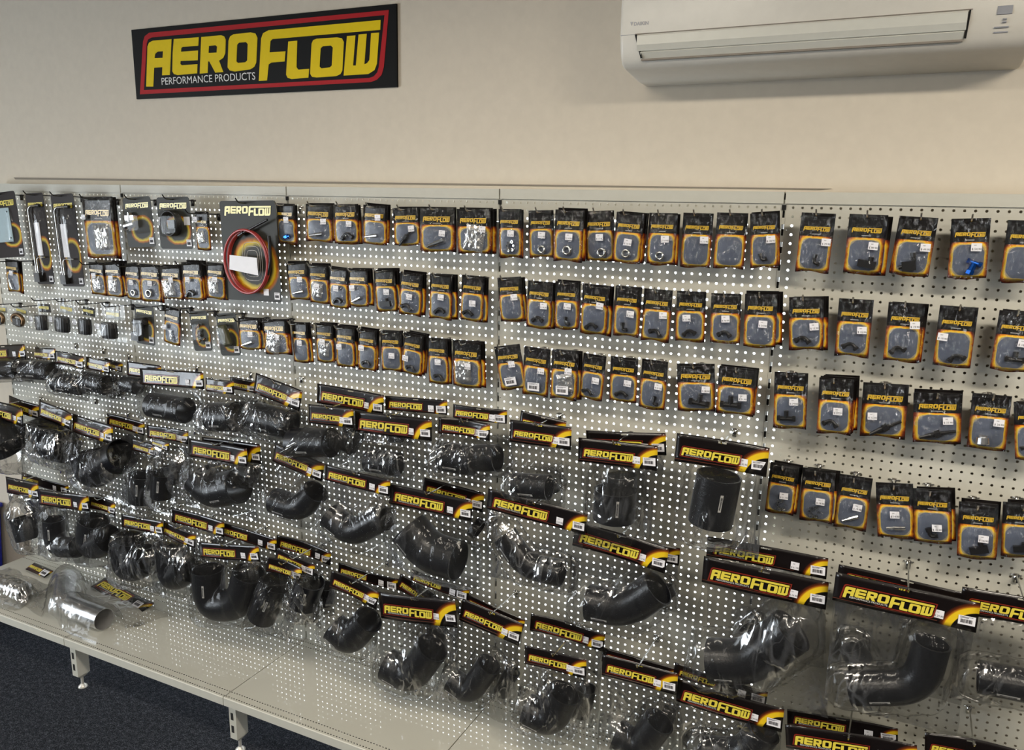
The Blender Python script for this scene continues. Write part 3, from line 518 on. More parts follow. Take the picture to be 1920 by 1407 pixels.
LOGO=[[[[0.0637, 0.0477], [0.0879, 0.2017], [0.0986, 0.2159], [0.1215, 0.2223], [0.2259, 0.2215], [0.2034, 0.0869], [0.1597, 0.0876], [0.1643, 0.1185], [0.1174, 0.1182], [0.1049, 0.0462]], [[0.1238, 0.1551], [0.1293, 0.1715], [0.1444, 0.179], [0.1742, 0.1792], [0.1694, 0.154]]], [[[0.2388, 0.2214], [0.3743, 0.2198], [0.3694, 0.1885], [0.2838, 0.1891], [0.2765, 0.1849], [0.2734, 0.1716], [0.366, 0.1714], [0.3614, 0.1351], [0.2679, 0.1373], [0.2657, 0.1257], [0.2728, 0.1206], [0.3583, 0.1208], [0.3539, 0.0865], [0.2448, 0.0846], [0.2263, 0.0896], [0.2188, 0.1], [0.2281, 0.1734]]], [[[0.3875, 0.2196], [0.4917, 0.2196], [0.5073, 0.2147], [0.5142, 0.2025], [0.5082, 0.1531], [0.4962, 0.1366], [0.4736, 0.128], [0.4932, 0.0852], [0.4508, 0.0847], [0.4229, 0.1275], [0.4163, 0.1279], [0.4105, 0.0853], [0.368, 0.0847]], [[0.4251, 0.1848], [0.4603, 0.1852], [0.4678, 0.1791], [0.4634, 0.1582], [0.421, 0.1593]]], [[[0.5554, 0.2191], [0.6415, 0.2206], [0.6642, 0.2153], [0.6738, 0.1999], [0.6625, 0.1116], [0.6513, 0.0964], [0.6312, 0.0888], [0.5518, 0.0843], [0.5267, 0.0894], [0.5165, 0.1013], [0.5281, 0.1972], [0.5374, 0.2124]], [[0.5804, 0.1875], [0.6156, 0.1877], [0.6244, 0.1805], [0.6182, 0.1221], [0.6082, 0.1153], [0.5703, 0.1148], [0.5629, 0.1208], [0.5711, 0.1807]]], [[[0.6707, 0.0454], [0.6919, 0.1961], [0.7023, 0.2136], [0.7295, 0.2223], [1.2341, 0.223], [1.2319, 0.1911], [0.7461, 0.1902], [0.7366, 0.1841], [0.73, 0.1443], [0.8066, 0.1442], [0.8007, 0.1088], [0.7366, 0.108], [0.7233, 0.102], [0.7116, 0.0449]]], [[[0.8213, 0.1771], [0.8639, 0.1779], [0.8556, 0.086], [0.864, 0.0768], [0.9144, 0.0773], [0.9099, 0.047], [0.8303, 0.0452], [0.812, 0.0504], [0.8052, 0.0617]]], [[[0.9541, 0.1791], [1.0455, 0.178], [1.0661, 0.1736], [1.0746, 0.1606], [1.0653, 0.0658], [1.0564, 0.0528], [1.0365, 0.0467], [0.9475, 0.046], [0.9267, 0.049], [0.9186, 0.0603], [0.9297, 0.1634], [0.9375, 0.1753]], [[0.9798, 0.1516], [1.0165, 0.1522], [1.0253, 0.1449], [1.0184, 0.084], [1.0097, 0.0779], [0.9705, 0.0765], [0.9629, 0.0827], [0.9703, 0.1452]]], [[[1.0891, 0.1796], [1.1259, 0.1795], [1.1129, 0.0796], [1.1252, 0.079], [1.1396, 0.1818], [1.1746, 0.1818], [1.162, 0.081], [1.1743, 0.0846], [1.1841, 0.0946], [1.1933, 0.1827], [1.2271, 0.1827], [1.2158, 0.0801], [1.2052, 0.0597], [1.178, 0.0477], [1.0702, 0.0474]]]]
BORDER=[[[0.0235, 0.0184], [0.0636, 0.2209], [0.0761, 0.2421], [0.1034, 0.2535], [1.2687, 0.2529], [1.2448, 0.0683], [1.2349, 0.0427], [1.2144, 0.0268], [1.1873, 0.0204]], [[0.0484, 0.0342], [0.085, 0.2137], [0.0939, 0.2281], [0.1142, 0.2346], [1.2508, 0.238], [1.2235, 0.0693], [1.2164, 0.0513], [1.2013, 0.0389], [1.1809, 0.0344]]]
SIGN_SIZE=(1.2987,0.2712)
SIGN_TEXT=[[0.1515, 0.0487], [0.6514, 0.0473], [0.1559, 0.0709]]

# ------------------------------------------------------------------ the setting
g = G(); g.box(-3.2, 7.0, -6.2, 0.35, -0.1, 0.0); struct('floor', g.mesh('floor', 'carpet'))
WX0, WX1, WZ0, WZ1 = -0.87, 2.745, 0.16, 2.058
def wall_open(name, x0, x1, z0, z1):
    g = G(); y0, y1 = WALL_Y, 0.25
    g.box(-3.2, x0, y0, y1, 0, CEIL); g.box(x1, 7.0, y0, y1, 0, CEIL); g.box(x0, x1, y0, y1, 0, z0); g.box(x0, x1, y0, y1, z1, CEIL)
    return struct(name, g.mesh(name, 'wall'))
wall_open('wall_back', WX0, WX1, WZ0, WZ1)
g = G(); g.box(-3.3, 7.1, -6.3, 0.25, CEIL, CEIL + 0.1); struct('ceiling', g.mesh('ceiling', 'ceiling'))
g = G(); g.box(7.0, 7.1, -6.2, 0.25, 0, CEIL); struct('wall_right', g.mesh('wall_right', 'walldark'))
g = G(); g.box(-3.2, 7.0, -6.3, -6.2, 0, CEIL); struct('wall_front', g.mesh('wall_front', 'walldark'))
g = G(); g.box(-3.3, -3.2, -6.3, -5.0, 0, CEIL); g.box(-3.3, -3.2, -2.4, 0.25, 0, CEIL); g.box(-3.3, -3.2, -5.0, -2.4, 0, 0.3); g.box(-3.3, -3.2, -5.0, -2.4, 2.4, CEIL)
struct('wall_left', g.mesh('wall_left', 'wall'))
# back window: frame, mullions, glass
g = G(); fw = 0.03
g.box(WX0, WX1, 0.17, 0.22, WZ1 - fw, WZ1); g.box(WX0, WX1, 0.17, 0.22, WZ0, WZ0 + fw); g.box(WX0, WX0 + fw, 0.17, 0.22, WZ0, WZ1); g.box(WX1 - fw, WX1, 0.17, 0.22, WZ0, WZ1)
wo = struct('window_1', g.mesh('window_frame', 'metal'))
g = G(); g.box(WX0 + fw, WX1 - fw, 0.192, 0.198, WZ0 + fw, WZ1 - fw); ob('window_pane', g.mesh('window_pane', 'glass'), wo)
g = G(); g.box(-3.27, -3.22, -5.0, -2.4, 0.3, 0.34); g.box(-3.27, -3.22, -5.0, -2.4, 2.36, 2.4); g.box(-3.27, -3.22, -5.0, -4.96, 0.3, 2.4); g.box(-3.27, -3.22, -2.44, -2.4, 0.3, 2.4); g.box(-3.27, -3.22, -3.72, -3.68, 0.34, 2.36)
wo = struct('window_2', g.mesh('side_window_frame', 'metal'))
# ledge line above the shelving
g = G(); x0, x1 = -0.80, 2.815
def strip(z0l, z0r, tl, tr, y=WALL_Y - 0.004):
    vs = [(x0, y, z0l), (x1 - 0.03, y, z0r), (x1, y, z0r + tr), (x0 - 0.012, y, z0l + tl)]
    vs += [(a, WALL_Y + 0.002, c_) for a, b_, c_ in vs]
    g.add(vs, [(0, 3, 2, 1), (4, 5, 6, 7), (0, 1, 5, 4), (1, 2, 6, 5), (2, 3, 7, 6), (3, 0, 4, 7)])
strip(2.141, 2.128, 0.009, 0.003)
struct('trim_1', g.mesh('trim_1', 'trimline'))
# ceiling light fittings (above the frame)
for i, (x, y, p_) in enumerate(TROFFERS):
    lt = thing('ceiling_light', 'long fluorescent ceiling light ' + ['nearest the air conditioner', 'above the middle of the shelving', 'farthest back on the right', 'behind the middle of the shop', 'nearest the side window'][i], 'light', (x, y, CEIL), group='ceiling lights')
    g = G(); g.box(-0.62, 0.62, -0.16, -0.14, -0.06, 0); g.box(-0.62, 0.62, 0.14, 0.16, -0.06, 0); g.box(-0.62, -0.6, -0.14, 0.14, -0.06, 0); g.box(0.6, 0.62, -0.14, 0.14, -0.06, 0)
    ob('light_frame', g.mesh('light_frame', 'acbody'), lt)
    g = G(); g.box(-0.6, 0.6, -0.14, 0.14, -0.05, -0.01); ob('light_diffuser', g.mesh('light_diffuser', 'diffuser'), lt)
# ------------------------------------------------------------------ shelving bays
PITCH = 0.025; HR = 0.0037
def perf_panel(name, x0, x1, z0, z1, ncol, nrow, cx0, cz0):
    """steel sheet with real round holes: one cell of 25 mm per hole and plain margins"""
    vs = []; fs = []; K = 16
    sq = []
    for j in range(K):
        a = 2 * PI * j / K + PI / K * 0; c_, s_ = math.cos(a), math.sin(a); k = max(abs(c_), abs(s_)); sq.append((c_ / k * PITCH / 2, s_ / k * PITCH / 2))
    for r_ in range(nrow):
        for q in range(ncol):
            cx, cz = cx0 + q * PITCH, cz0 + r_ * PITCH; b = len(vs)
            for (sx, sz) in sq: vs.append((cx + sx, 0, cz + sz))
            for j in range(K): a = 2 * PI * j / K; vs.append((cx + HR * math.cos(a), 0, cz + HR * math.sin(a)))
            for j in range(K): a = 2 * PI * j / K; vs.append((cx + HR * math.cos(a), 0.0014, cz + HR * math.sin(a)))
            for j in range(K):
                jn = (j + 1) % K
                fs.append((b + j, b + jn, b + K + jn, b + K + j)); fs.append((b + K + j, b + K + jn, b + 2 * K + jn, b + 2 * K + j))
    gx0, gx1 = cx0 - PITCH / 2, cx0 + (ncol - 0.5) * PITCH; gz0, gz1 = cz0 - PITCH / 2, cz0 + (nrow - 0.5) * PITCH
    def q4(a, b_, c_, d): 
        b = len(vs); vs.extend([(a, 0, c_), (b_, 0, c_), (b_, 0, d), (a, 0, d)]); fs.append((b, b + 1, b + 2, b + 3))
    q4(x0, gx0, z0, z1); q4(gx1, x1, z0, z1)
    if z0 < gz0 - 1e-5: q4(gx0, gx1, z0, gz0)
    if z1 > gz1 + 1e-5: q4(gx0, gx1, gz1, z1)
    gg = G(); gg.v = vs; gg.f = fs; gg.m = [0] * len(fs)
    # folded flanges
    gg.box(x0, x1, 0.0005, 0.014, z0, z0 + 0.0012); gg.box(x0, x1, 0.0005, 0.014, z1 - 0.0012, z1)
    gg.box(x0, x0 + 0.0012, 0.0005, 0.014, z0, z1); gg.box(x1 - 0.0012, x1, 0.0005, 0.014, z0, z1)
    return gg.mesh(name, 'metal')
BW = 0.9; gp = 0.0008
full = perf_panel('back_panel', 0.006, BW - 0.006, gp, 0.3 - gp, 35, 12, 0.025, 0.0125)
topm = perf_panel('back_panel_top', 0.006, BW - 0.006, gp, 0.072, 35, 3, 0.025, 0.0125)
g = G(); g.box(0.003, BW - 0.002, -0.006, 0.04, 0.0735, 0.106); rail_m = g.mesh('header_rail', 'metal')
# upright post with slots
g = G(); z = 0.02; 
g.box(-0.0055, -0.0035, 0.001, 0.05, 0, 2.09); g.box(0.0035, 0.0055, 0.001, 0.05, 0, 2.09)
while z < 2.08:
    g.box(-0.0035, 0.0035, 0.001, 0.003, z, z + 0.018); g.box(-0.0035, 0.0035, 0.008, 0.010, z + 0.018, z + 0.036, 1); z += 0.05
g.box(-0.0055, 0.0055, -0.004, 0.0008, 2.060, 2.074, 1)
post_m = g.mesh('upright_post', ['metal', 'dark'])
# deck
DECK_Z, DEP, LIP = 0.2471, 0.4704, 0.034
def deck_mesh():
    vs = []; fs = []; uv = []; mi = []
    def quad(pts, uvv, m_=0):
        b = len(vs); vs.extend(pts); uv.extend(uvv); fs.append((b, b + 1, b + 2, b + 3)); mi.append(m_)
    x0, x1, y0, y1, z1, z0 = 0.0018, BW - 0.0018, -DEP, -0.003, DECK_Z, DECK_Z - LIP
    b_ = 0.003
    quad([(x0, y0 + b_, z1), (x1, y0 + b_, z1), (x1, y1, z1), (x0, y1, z1)], [(x0, b_), (x1, b_), (x1, DEP - 0.003), (x0, DEP - 0.003)])
    nul = [(0, 0.2)] * 4
    quad([(x0, y0, z1 - b_), (x1, y0, z1 - b_), (x1, y0 + b_, z1), (x0, y0 + b_, z1)], nul, 1)
    quad([(x0, y0, z0), (x1, y0, z0), (x1, y0, z1 - b_), (x0, y0, z1 - b_)], nul, 1)
    quad([(x0, y0, z0), (x0, y0 + 0.02, z0), (x1, y0 + 0.02, z0), (x1, y0, z0)], nul, 1)
    quad([(x0, y0, z0), (x0, y0, z1 - b_), (x0, y1, z1), (x0, y1, z0)], nul, 1)
    quad([(x1, y0, z0), (x1, y1, z0), (x1, y1, z1), (x1, y0, z1 - b_)], nul, 1)
    quad([(x0, y0, z1 - 0.004), (x0, y1, z1 - 0.004), (x1, y1, z1 - 0.004), (x1, y0, z1 - 0.004)], nul, 1)
    return me('base_deck', vs, fs, ['deck', 'metal'], mi, uv)
deck_m = deck_mesh()
# leg: slotted box post with chamfered foot, bracket, levelling foot
g = G(); x0, x1, y0, y1 = 0.006, 0.040, -0.452, -0.395; zt, zb = 0.212, 0.065
g.add([(x0, y0, zb), (x1, y0, zb), (x1, y0, zt), (x0, y0, zt), (x0, y1, zb), (x1, y1, zb), (x1, y1, zt), (x0, y1, zt)], [(0, 1, 2, 3), (5, 4, 7, 6), (4, 0, 3, 7), (1, 5, 6, 2)])
g.add([(x0, y0, zb), (x1, y0, zb), (x1, y1, zb), (x0, y1, zb), (x0 + 0.010, y0 + 0.018, zb - 0.016), (x1 - 0.010, y0 + 0.018, zb - 0.016), (x1 - 0.010, y1 - 0.018, zb - 0.016), (x0 + 0.010, y1 - 0.018, zb - 0.016)], [(0, 4, 5, 1), (1, 5, 6, 2), (2, 6, 7, 3), (3, 7, 4, 0), (4, 7, 6, 5)])
for k, (za, zc) in enumerate(((0.196, 0.211), (0.146, 0.176), (0.092, 0.122))):
    g.box(x0 + 0.008, x0 + 0.021, y0 - 0.0006, y0 + 0.002, za, zc, 1)
g.add([(x1, -0.44, 0.212), (x1, -0.34, 0.212), (x1, -0.40, 0.165), (x1 + 0.002, -0.44, 0.212), (x1 + 0.002, -0.34, 0.212), (x1 + 0.002, -0.40, 0.165)], [(0, 1, 2), (3, 5, 4), (0, 3, 4, 1), (1, 4, 5, 2), (2, 5, 3, 0)])
g.box(x0 + 0.005, x1 - 0.005, -0.40, 0.02, 0.175, 0.212)
leg_m = g.mesh('base_leg', ['metal', 'dark'])
g = G(); g.tube([(0.023, -0.4235, 0.052), (0.023, -0.4235, 0.014)], 0.006, 12); g.tube([(0.023, -0.4235, 0.016), (0.023, -0.4235, 0.012), (0.023, -0.4235, 0.004), (0.023, -0.4235, 0.0)], [0.006, 0.011, 0.019, 0.019], 16)
foot_m = g.mesh('levelling_foot', 'galv', True)
BAYW = ['leftmost', 'second', 'middle', 'fourth', 'rightmost']
for n in range(5):
    bx = (n - 1) * BW
    lb = ['grey pegboard shelving bay at the far left with bent pipes on its deck', 'second grey pegboard bay from left, holding the red hose card', 'middle grey pegboard shelving bay under the right end of the yellow lettered sign',
          'fourth grey pegboard shelving bay from left, brightly backlit, beside the dark-holed bay', 'rightmost grey pegboard shelving bay whose holes look dark'][n]
    b = thing('shelving_bay', lb, 'shelving', (bx, 0, 0), group='pegboard shelving bays')
    for k in range(6): ob('back_panel', full, b, (0, 0, 2.014 - 0.3 * (k + 1)))
    ob('back_panel', topm, b, (0, 0, 2.014)); ob('header_rail', rail_m, b, (0, 0, 2.014))
    ob('upright_post', post_m, b, (0, 0, 0.01))
    ob('base_deck', deck_m, b)
    lg = ob('base_leg', leg_m, b); ob('levelling_foot', foot_m, lg)
    if n == 4: ob('upright_post', post_m, b, (BW, 0, 0.01))
# ------------------------------------------------------------------ sign
SW, SH = SIGN_SIZE
sign = thing('wall_sign', 'long black wall sign with yellow lettering and red border above shelving', 'sign', (0.0608, WALL_Y - 0.006, 2.4705), (0, 0.0045, 0))
g = G(); g.box(0, SW, -0.003, 0.005, 0, SH); ob('sign_board', g.mesh('sign_board', 'signblack'), sign)
bm_ = curve_mesh('sign_border', [BORDER], 0.0004, ['red']); ob('sign_border', bm_, sign, (0, -0.0036, 0))
lm_ = curve_mesh('sign_lettering', LOGO, 0.0005, ['yellow']); ob('sign_lettering', lm_, sign, (0, -0.0038, 0))
tm_ = text_mesh('PERFORMANCE PRODUCTS', ['signwhite'], 1.0, 0.0, 0.0, 'LEFT')
xs = [v.co.x for v in tm_.vertices]; zs = [v.co.z for v in tm_.vertices]; tw = SIGN_TEXT[1][0] - SIGN_TEXT[0][0]
o = ob('sign_small_text', tm_.copy(), sign, (SIGN_TEXT[0][0], -0.0042, SIGN_TEXT[0][1] + 0.002), (tw / (max(xs) - min(xs)), 1, 0.0275 / (max(zs) - min(zs))))
# shared small logos, unit width, centred
x0 = min(p_[0] for L in LOGO for r_ in L for p_ in r_); x1 = max(p_[0] for L in LOGO for r_ in L for p_ in r_); z0 = min(p_[1] for L in LOGO for r_ in L for p_ in r_); z1 = max(p_[1] for L in LOGO for r_ in L for p_ in r_)
lw_ = x1 - x0; cxl, czl = (x0 + x1) / 2, (z0 + z1) / 2
norm = [[[((q[0] - cxl) / lw_, (q[1] - czl) / lw_) for q in r_] for r_ in L] for L in LOGO]
nb_ = [[((q[0] - cxl) / lw_, (q[1] - czl) / lw_) for q in r_] for r_ in BORDER]
LOGO_H = (z1 - z0) / lw_
def small_logo(name, letter, with_border):
    a = curve_mesh('a', norm, 0.0, [letter]); parts = [(a, Matrix.Translation((0, -0.0006, 0)), 0)]
    if with_border: parts.append((curve_mesh('b', [nb_], 0.0, ['darkred']), Matrix.Identity(4), 1))
    t_ = text_mesh('PERFORMANCE PRODUCTS', ['signwhite'], 1.0, 0.0, 0.0, 'LEFT')
    s_ = 1 / lw_; k = tw / (max(xs) - min(xs)) * s_
    if with_border: parts.append((t_, Matrix.Translation(((SIGN_TEXT[0][0] - cxl) * s_, -0.0006, (SIGN_TEXT[0][1] + 0.002 - czl) * s_)) @ Matrix.Diagonal((k, 1, 0.0275 / (max(zs) - min(zs)) * s_, 1)), 2))
    return join_mesh(name, parts, [letter, 'darkred', 'signwhite'])
logo_gold = small_logo('printed_logo', 'gold', False)
logo_card = small_logo('printed_logo_card', 'logoyellow', False)
logo_ink = small_logo('mark_lettering', 'ink', False)
logo_full = small_logo('printed_logo_header', 'logoyellow', True)
# ------------------------------------------------------------------ labels
def price_mesh(price):
    key = ('price', price)
    if key not in TXT:
        g = G(); g.box(-0.5, 0.5, 0, 0.0004, -0.42, 0.42)
        base = g.mesh('b', 'white'); parts = [(base, Matrix.Identity(4), 0)]
        if price:
            t_ = text_mesh('$ ' + price, ['ink'], 0.30); parts.append((t_, Matrix.Translation((0.02, -0.0004, -0.2)), 1))
        t2 = text_mesh('RRP', ['ink'], 0.15); parts.append((t2, Matrix.Translation((-0.12, -0.0004, 0.2)), 1))
        TXT[key] = join_mesh('price_label', parts, ['white', 'ink'])
    return TXT[key]
rnd = random.Random(5)
g = G(); g.box(-0.5, 0.5, 0, 0.0004, -0.32, 0.32); x = -0.36
while x < 0.34:
    w_ = rnd.choice((0.012, 0.02, 0.035)); g.box(x, x + w_, -0.0006, 0, -0.18, 0.08, 1); x += w_ + rnd.choice((0.012, 0.02, 0.03))
g.box(-0.4, 0.1, -0.0006, 0, 0.17, 0.2, 1); g.box(-0.4, 0.35, -0.0006, 0, 0.24, 0.26, 1)
bar_m = g.mesh('barcode_label', ['white', 'ink'])
# ------------------------------------------------------------------ hooks
hook_cache = {}
def hook_mesh(L, mt):
    L = round(L, 2); key = (L, mt)
    if key not in hook_cache:
        g = G(); g.tube(smooth_path([(0, -0.002, 0), (0, -L, 0.006), (0, -L - 0.012, 0.022)], 4, 0.01), 0.0024, 8)
        g.tube([(-0.0125, 0.003, 0.0), (-0.0125, -0.004, 0.0), (0, -0.006, 0.0), (0.0125, -0.004, 0), (0.0125, 0.003, 0.0)], 0.0024, 6)
        g.box(-0.006, 0.006, -0.008, -0.002, -0.022, 0.004)
        hook_cache[key] = g.mesh('wire_hook', mt, True)
    return hook_cache[key]
def hook(x, z, L, label, dark, group):
    o = ob('wire_hook', hook_mesh(L, 'wirehook' if dark else 'chrome'), None, (x, 0, z)); tag(o, label, 'hook', group)
# ------------------------------------------------------------------ packet parts
def crease_field(seed, n, amp, wmin=0.012, wmax=0.035):
    r = random.Random(seed); L = []
    for _ in range(n):
        a = r.gauss(PI / 2, 0.55); L.append((r.uniform(-0.5, 0.5), r.uniform(-1, 0), math.cos(a), math.sin(a), r.uniform(0.12, 0.45), r.uniform(wmin, wmax), r.choice((1, 1, -0.6)) * r.uniform(0.4, 1.0) * amp))
    def f(x, z):
        s = 0
        for (cx, cz, dx, dz, ln, w_, a) in L:
            u = (x - cx) * dx + (z - cz) * dz; v = (x - cx) * dz - (z - cz) * dx
            if abs(u) < ln and abs(v) < w_ * 3: s += a * math.exp(-(v / w_) ** 2) * (1 - (u / ln) ** 2)
        return s
    return f
def backing_mesh(seed):
    nx, nz_ = 10, 16; r = random.Random(seed); vs = []; fs = []; uv = []
    kx = r.uniform(-0.02, 0.02); kz = r.uniform(0.01, 0.03)
    for side in (0, 1):
        for j in range(nz_ + 1):
            for i in range(nx + 1):
                s, q = i / nx, j / nz_
                x = s - 0.5; z = -q
                e = min(s, 1 - s) * 2; low = max(0, (q - 0.45) / 0.55)
                x *= 1 - 0.05 * math.sin(PI * min(1, low * 1.2)) * abs(kx) * 20
                if q == 1: z -= kz * math.sin(s * PI * 2 + seed) * 0.6
                y = -0.0045 * (math.sin(PI * s) ** 0.6) * (0.25 + 0.75 * math.sin(PI * min(1, max(0, q * 1.25 - 0.22)))) - 0.0006
                y += 0.0008 * noise.noise(Vector((x * 6, z * 8, seed)))
                vs.append((x, y if side == 0 else -y * 0.4 + 0.0006, z)); uv.append((s, 1 - q))
    nn = (nx + 1) * (nz_ + 1)
    for side in (0, 1):
        for j in range(nz_):
            for i in range(nx):
                a = side * nn + j * (nx + 1) + i; f = (a, a + nx + 1, a + nx + 2, a + 1); fs.append(f if side == 0 else f[::-1])
    def idx(i, j, s): return s * nn + j * (nx + 1) + i
    for j in range(nz_):
        fs.append((idx(0, j, 0), idx(0, j, 1), idx(0, j + 1, 1), idx(0, j + 1, 0))); fs.append((idx(nx, j, 0), idx(nx, j + 1, 0), idx(nx, j + 1, 1), idx(nx, j, 1)))
    for i in range(nx):
        fs.append((idx(i, 0, 0), idx(i + 1, 0, 0), idx(i + 1, 0, 1), idx(i, 0, 1))); fs.append((idx(i, nz_, 0), idx(i, nz_, 1), idx(i + 1, nz_, 1), idx(i + 1, nz_, 0)))
    return me('packet_backing', vs, fs, 'packet', None, uv, None, True)
def film_mesh(seed):
    nx, nz_ = 26, 40; vs = []; fs = []; cf = crease_field(seed, 20, 0.0050, 0.010, 0.03); cw = crease_field(seed + 50, 6, 0.0012)
    for j in range(nz_ + 1):
        for i in range(nx + 1):
            s, q = i / nx, j / nz_; x = (s - 0.5) * 0.985; z = -q * 0.985 - 0.006
            win = max(0, min(1, (q - 0.40) / 0.12)) * max(0, min(1, (0.97 - q) / 0.10)) * min(1, min(s, 1 - s) / 0.13)
            y = -0.0048 * (math.sin(PI * s) ** 0.6) * (0.25 + 0.75 * math.sin(PI * min(1, max(0, q * 1.25 - 0.22)))) - 0.0022
            y -= win * (0.009 + cf(x, z)) + (1 - win) * abs(cw(x, z)) + win * 0.002 * noise.noise(Vector((x * 9, z * 9, seed)))
            if q < 0.16: y -= 0.0010 * max(0, math.sin((q - 0.08) * 160)) * 0.8
            vs.append((x, y, z))
    for j in range(nz_):
        for i in range(nx): a = j * (nx + 1) + i; fs.append((a, a + nx + 1, a + nx + 2, a + 1))
    return me('packet_film', vs, fs, 'film', None, None, None, True)
BACK = [backing_mesh(i) for i in range(6)]; FILM = [film_mesh(i * 7 + 3) for i in range(8)]
def ring_m(R, r, mt, n=20, squash=1):
    g = G(); g.tube([(R * math.cos(2 * PI * k / n), 0, R * squash * math.sin(2 * PI * k / n)) for k in range(n)], r, 8, closed=True); return g.mesh('fitting', mt, True)
def fit_mesh(kind):
    g = G()
    if kind == 'ring':
        m_ = ring_m(0.0105, 0.0038, 'chrome'); return m_
    if kind == 'nuts':
        r = random.Random(3)
        for k in range(9):
            x, z = r.uniform(-0.02, 0.02), r.uniform(-0.012, 0.02); g.tube([(x, -0.004, z), (x + r.uniform(-.003, .003), 0.003, z)], r.uniform(0.004, 0.006), 6, wall=0.0022)
        return g.mesh('fitting', 'chrome')
    if kind in ('elbow', 'dark'):
        p_ = smooth_path([(-0.020, 0, -0.006), (0, 0, 0.010), (0.018, 0, -0.008)], 5) if kind == 'elbow' else smooth_path([(0, 0, 0.016), (0, 0, -0.008), (0.016, 0, -0.008)], 5)
        g.tube(p_, 0.0052, 10); 
        for q, q2 in ((p_[0], p_[1]), (p_[-1], p_[-2])): g.tube([q, q.lerp(q2, 1.2)], 0.0072, 6)
        return g.mesh('fitting', 'black')
    if kind == 'tee':
        g.tube([(-0.02, 0, 0), (0.02, 0, 0)], 0.006, 12); g.tube([(0, 0, 0), (0, 0, 0.022)], 0.006, 12); g.tube([(-0.024, 0, 0), (-0.016, 0, 0)], 0.0082, 6); g.tube([(0.016, 0, 0), (0.024, 0, 0)], 0.0082, 6)
        return g.mesh('fitting', 'black')
    if kind == 'bluetee':
        g.tube([(-0.017, 0, 0.012), (0.017, 0, 0.012)], 0.0055, 12); g.tube([(0, 0, 0.012), (0, 0, -0.016)], 0.0085, 12); g.tube([(-0.018, 0, 0.012), (-0.010, 0, 0.012)], 0.0075, 6); g.tube([(0.010, 0, 0.012), (0.018, 0, 0.012)], 0.0075, 6); g.tube([(0, 0, -0.018), (0, 0, -0.008)], 0.0105, 6)
        return g.mesh('fitting', 'blue')
    if kind == 'blue':
        g.tube([(-0.013, 0, -0.003), (0.013, 0, 0.004)], 0.006, 10); g.tube([(-0.006, 0, -0.002), (0.005, 0, 0.002)], 0.0095, 6)
        return g.mesh('fitting', 'blue')
    if kind == 'block':
        g.box(-0.022, 0.020, -0.006, 0.005, -0.012, 0.006); g.tube([(0.006, -0.001, 0.004), (0.006, -0.001, 0.016)], 0.006, 12); return g.mesh('fitting', 'black')
    if kind == 'fittingblock':
        g.box(-0.020, 0.012, -0.006, 0.006, -0.020, 0.004); g.tube([(0.008, 0, 0.002), (0.008, 0, 0.022)], 0.0055, 12); g.tube([(0.008, 0, 0.014), (0.008, 0, 0.024)], 0.0075, 8); g.tube([(-0.018, 0, -0.008), (-0.028, 0, -0.010)], 0.005, 8)
        return g.mesh('fitting', 'black')
    if kind == 'longbit':
        g.tube([(-0.032, 0, -0.014), (-0.012, 0, -0.004), (0.010, 0, 0.006), (0.030, 0, 0.014)], [0.003, 0.0055, 0.004, 0.003], 10); g.tube([(-0.006, 0, -0.002), (0.004, 0, 0.004)], 0.008, 6)
        return g.mesh('fitting', 'black')
    if kind == 'silverstick':
        g.tube([(-0.022, 0, -0.004), (-0.004, 0, 0.0), (-0.003, 0, 0), (0.022, 0, 0.005)], [0.0035, 0.0035, 0.0055, 0.0055], 10); return g.mesh('fitting', 'chrome')
    if kind == 'silvercap':
        g.tube([(0, 0, -0.014), (0, 0, -0.012), (0, 0, 0.004), (0, 0, 0.0045), (0, 0, 0.010), (0, 0, 0.011)], [0.016, 0.017, 0.015, 0.010, 0.011, 0.009], 24); return g.mesh('fitting', 'alu', False)
    if kind == 'wires':
        for k in range(4): g.tube(smooth_path([(-0.012 + k * 0.006, 0, 0.025), (0.01 - k * 0.007, -0.002, 0.0), (-0.006 + k * 0.005, 0, -0.018)], 4), 0.0012, 6)
        return g.mesh('fitting', 'chrome', True)
    if kind in ('clear', 'clearbag'):
        vs = []; fs = []; n = 22; cf = crease_field(9, 18, 0.0040, 0.03, 0.07)
        for j in range(n + 1):
            for i in range(n + 1):
                u, v = i / n - 0.5, j / n - 0.5; e = min(1, (0.5 - max(abs(u), abs(v))) / 0.12)
                vs.append((u * 0.050 * (1 + 0.1 * noise.noise(Vector((v * 5, 1, 2)))), -e * (0.0022 + abs(0.004 * noise.noise(Vector((u * 5, v * 5, 3)))) + 0.5 * cf(u, v - 0.5)), -v * 0.058 * (1 + 0.1 * noise.noise(Vector((u * 5, 4, 2))))))
        for j in range(n):
            for i in range(n): q = j * (n + 1) + i; fs.append((q, q + n + 1, q + n + 2, q + 1))
        return me('inner_bag', vs, fs, 'foil', None, None, None, True)
FIT = {}
WORD = {'ring': 'chrome ring fitting', 'nuts': 'small chrome nuts', 'elbow': 'small black elbow fitting', 'dark': 'dark fitting at bottom', 'tee': 'black tee fitting', 'bluetee': 'bright blue tee fitting', 'blue': 'blue fitting', 'block': 'black block fitting',
        'fittingblock': 'black block fitting', 'longbit': 'long dark fitting', 'silverstick': 'silver stem fitting', 'silvercap': 'round silver cap', 'wires': 'thin silver wires', 'clear': 'shiny inner bag', 'clearbag': 'large clear inner bag', 'none': 'plain slate window'}
ORD = ['first', 'second', 'third', 'fourth', 'fifth', 'sixth', 'seventh', 'eighth', 'ninth', 'tenth', 'eleventh', 'twelfth', 'thirteenth', 'fourteenth', 'fifteenth', 'sixteenth', 'seventeenth', 'eighteenth']
ROWN = ['top', 'second', 'third', 'fourth']
rnd = random.Random(11)
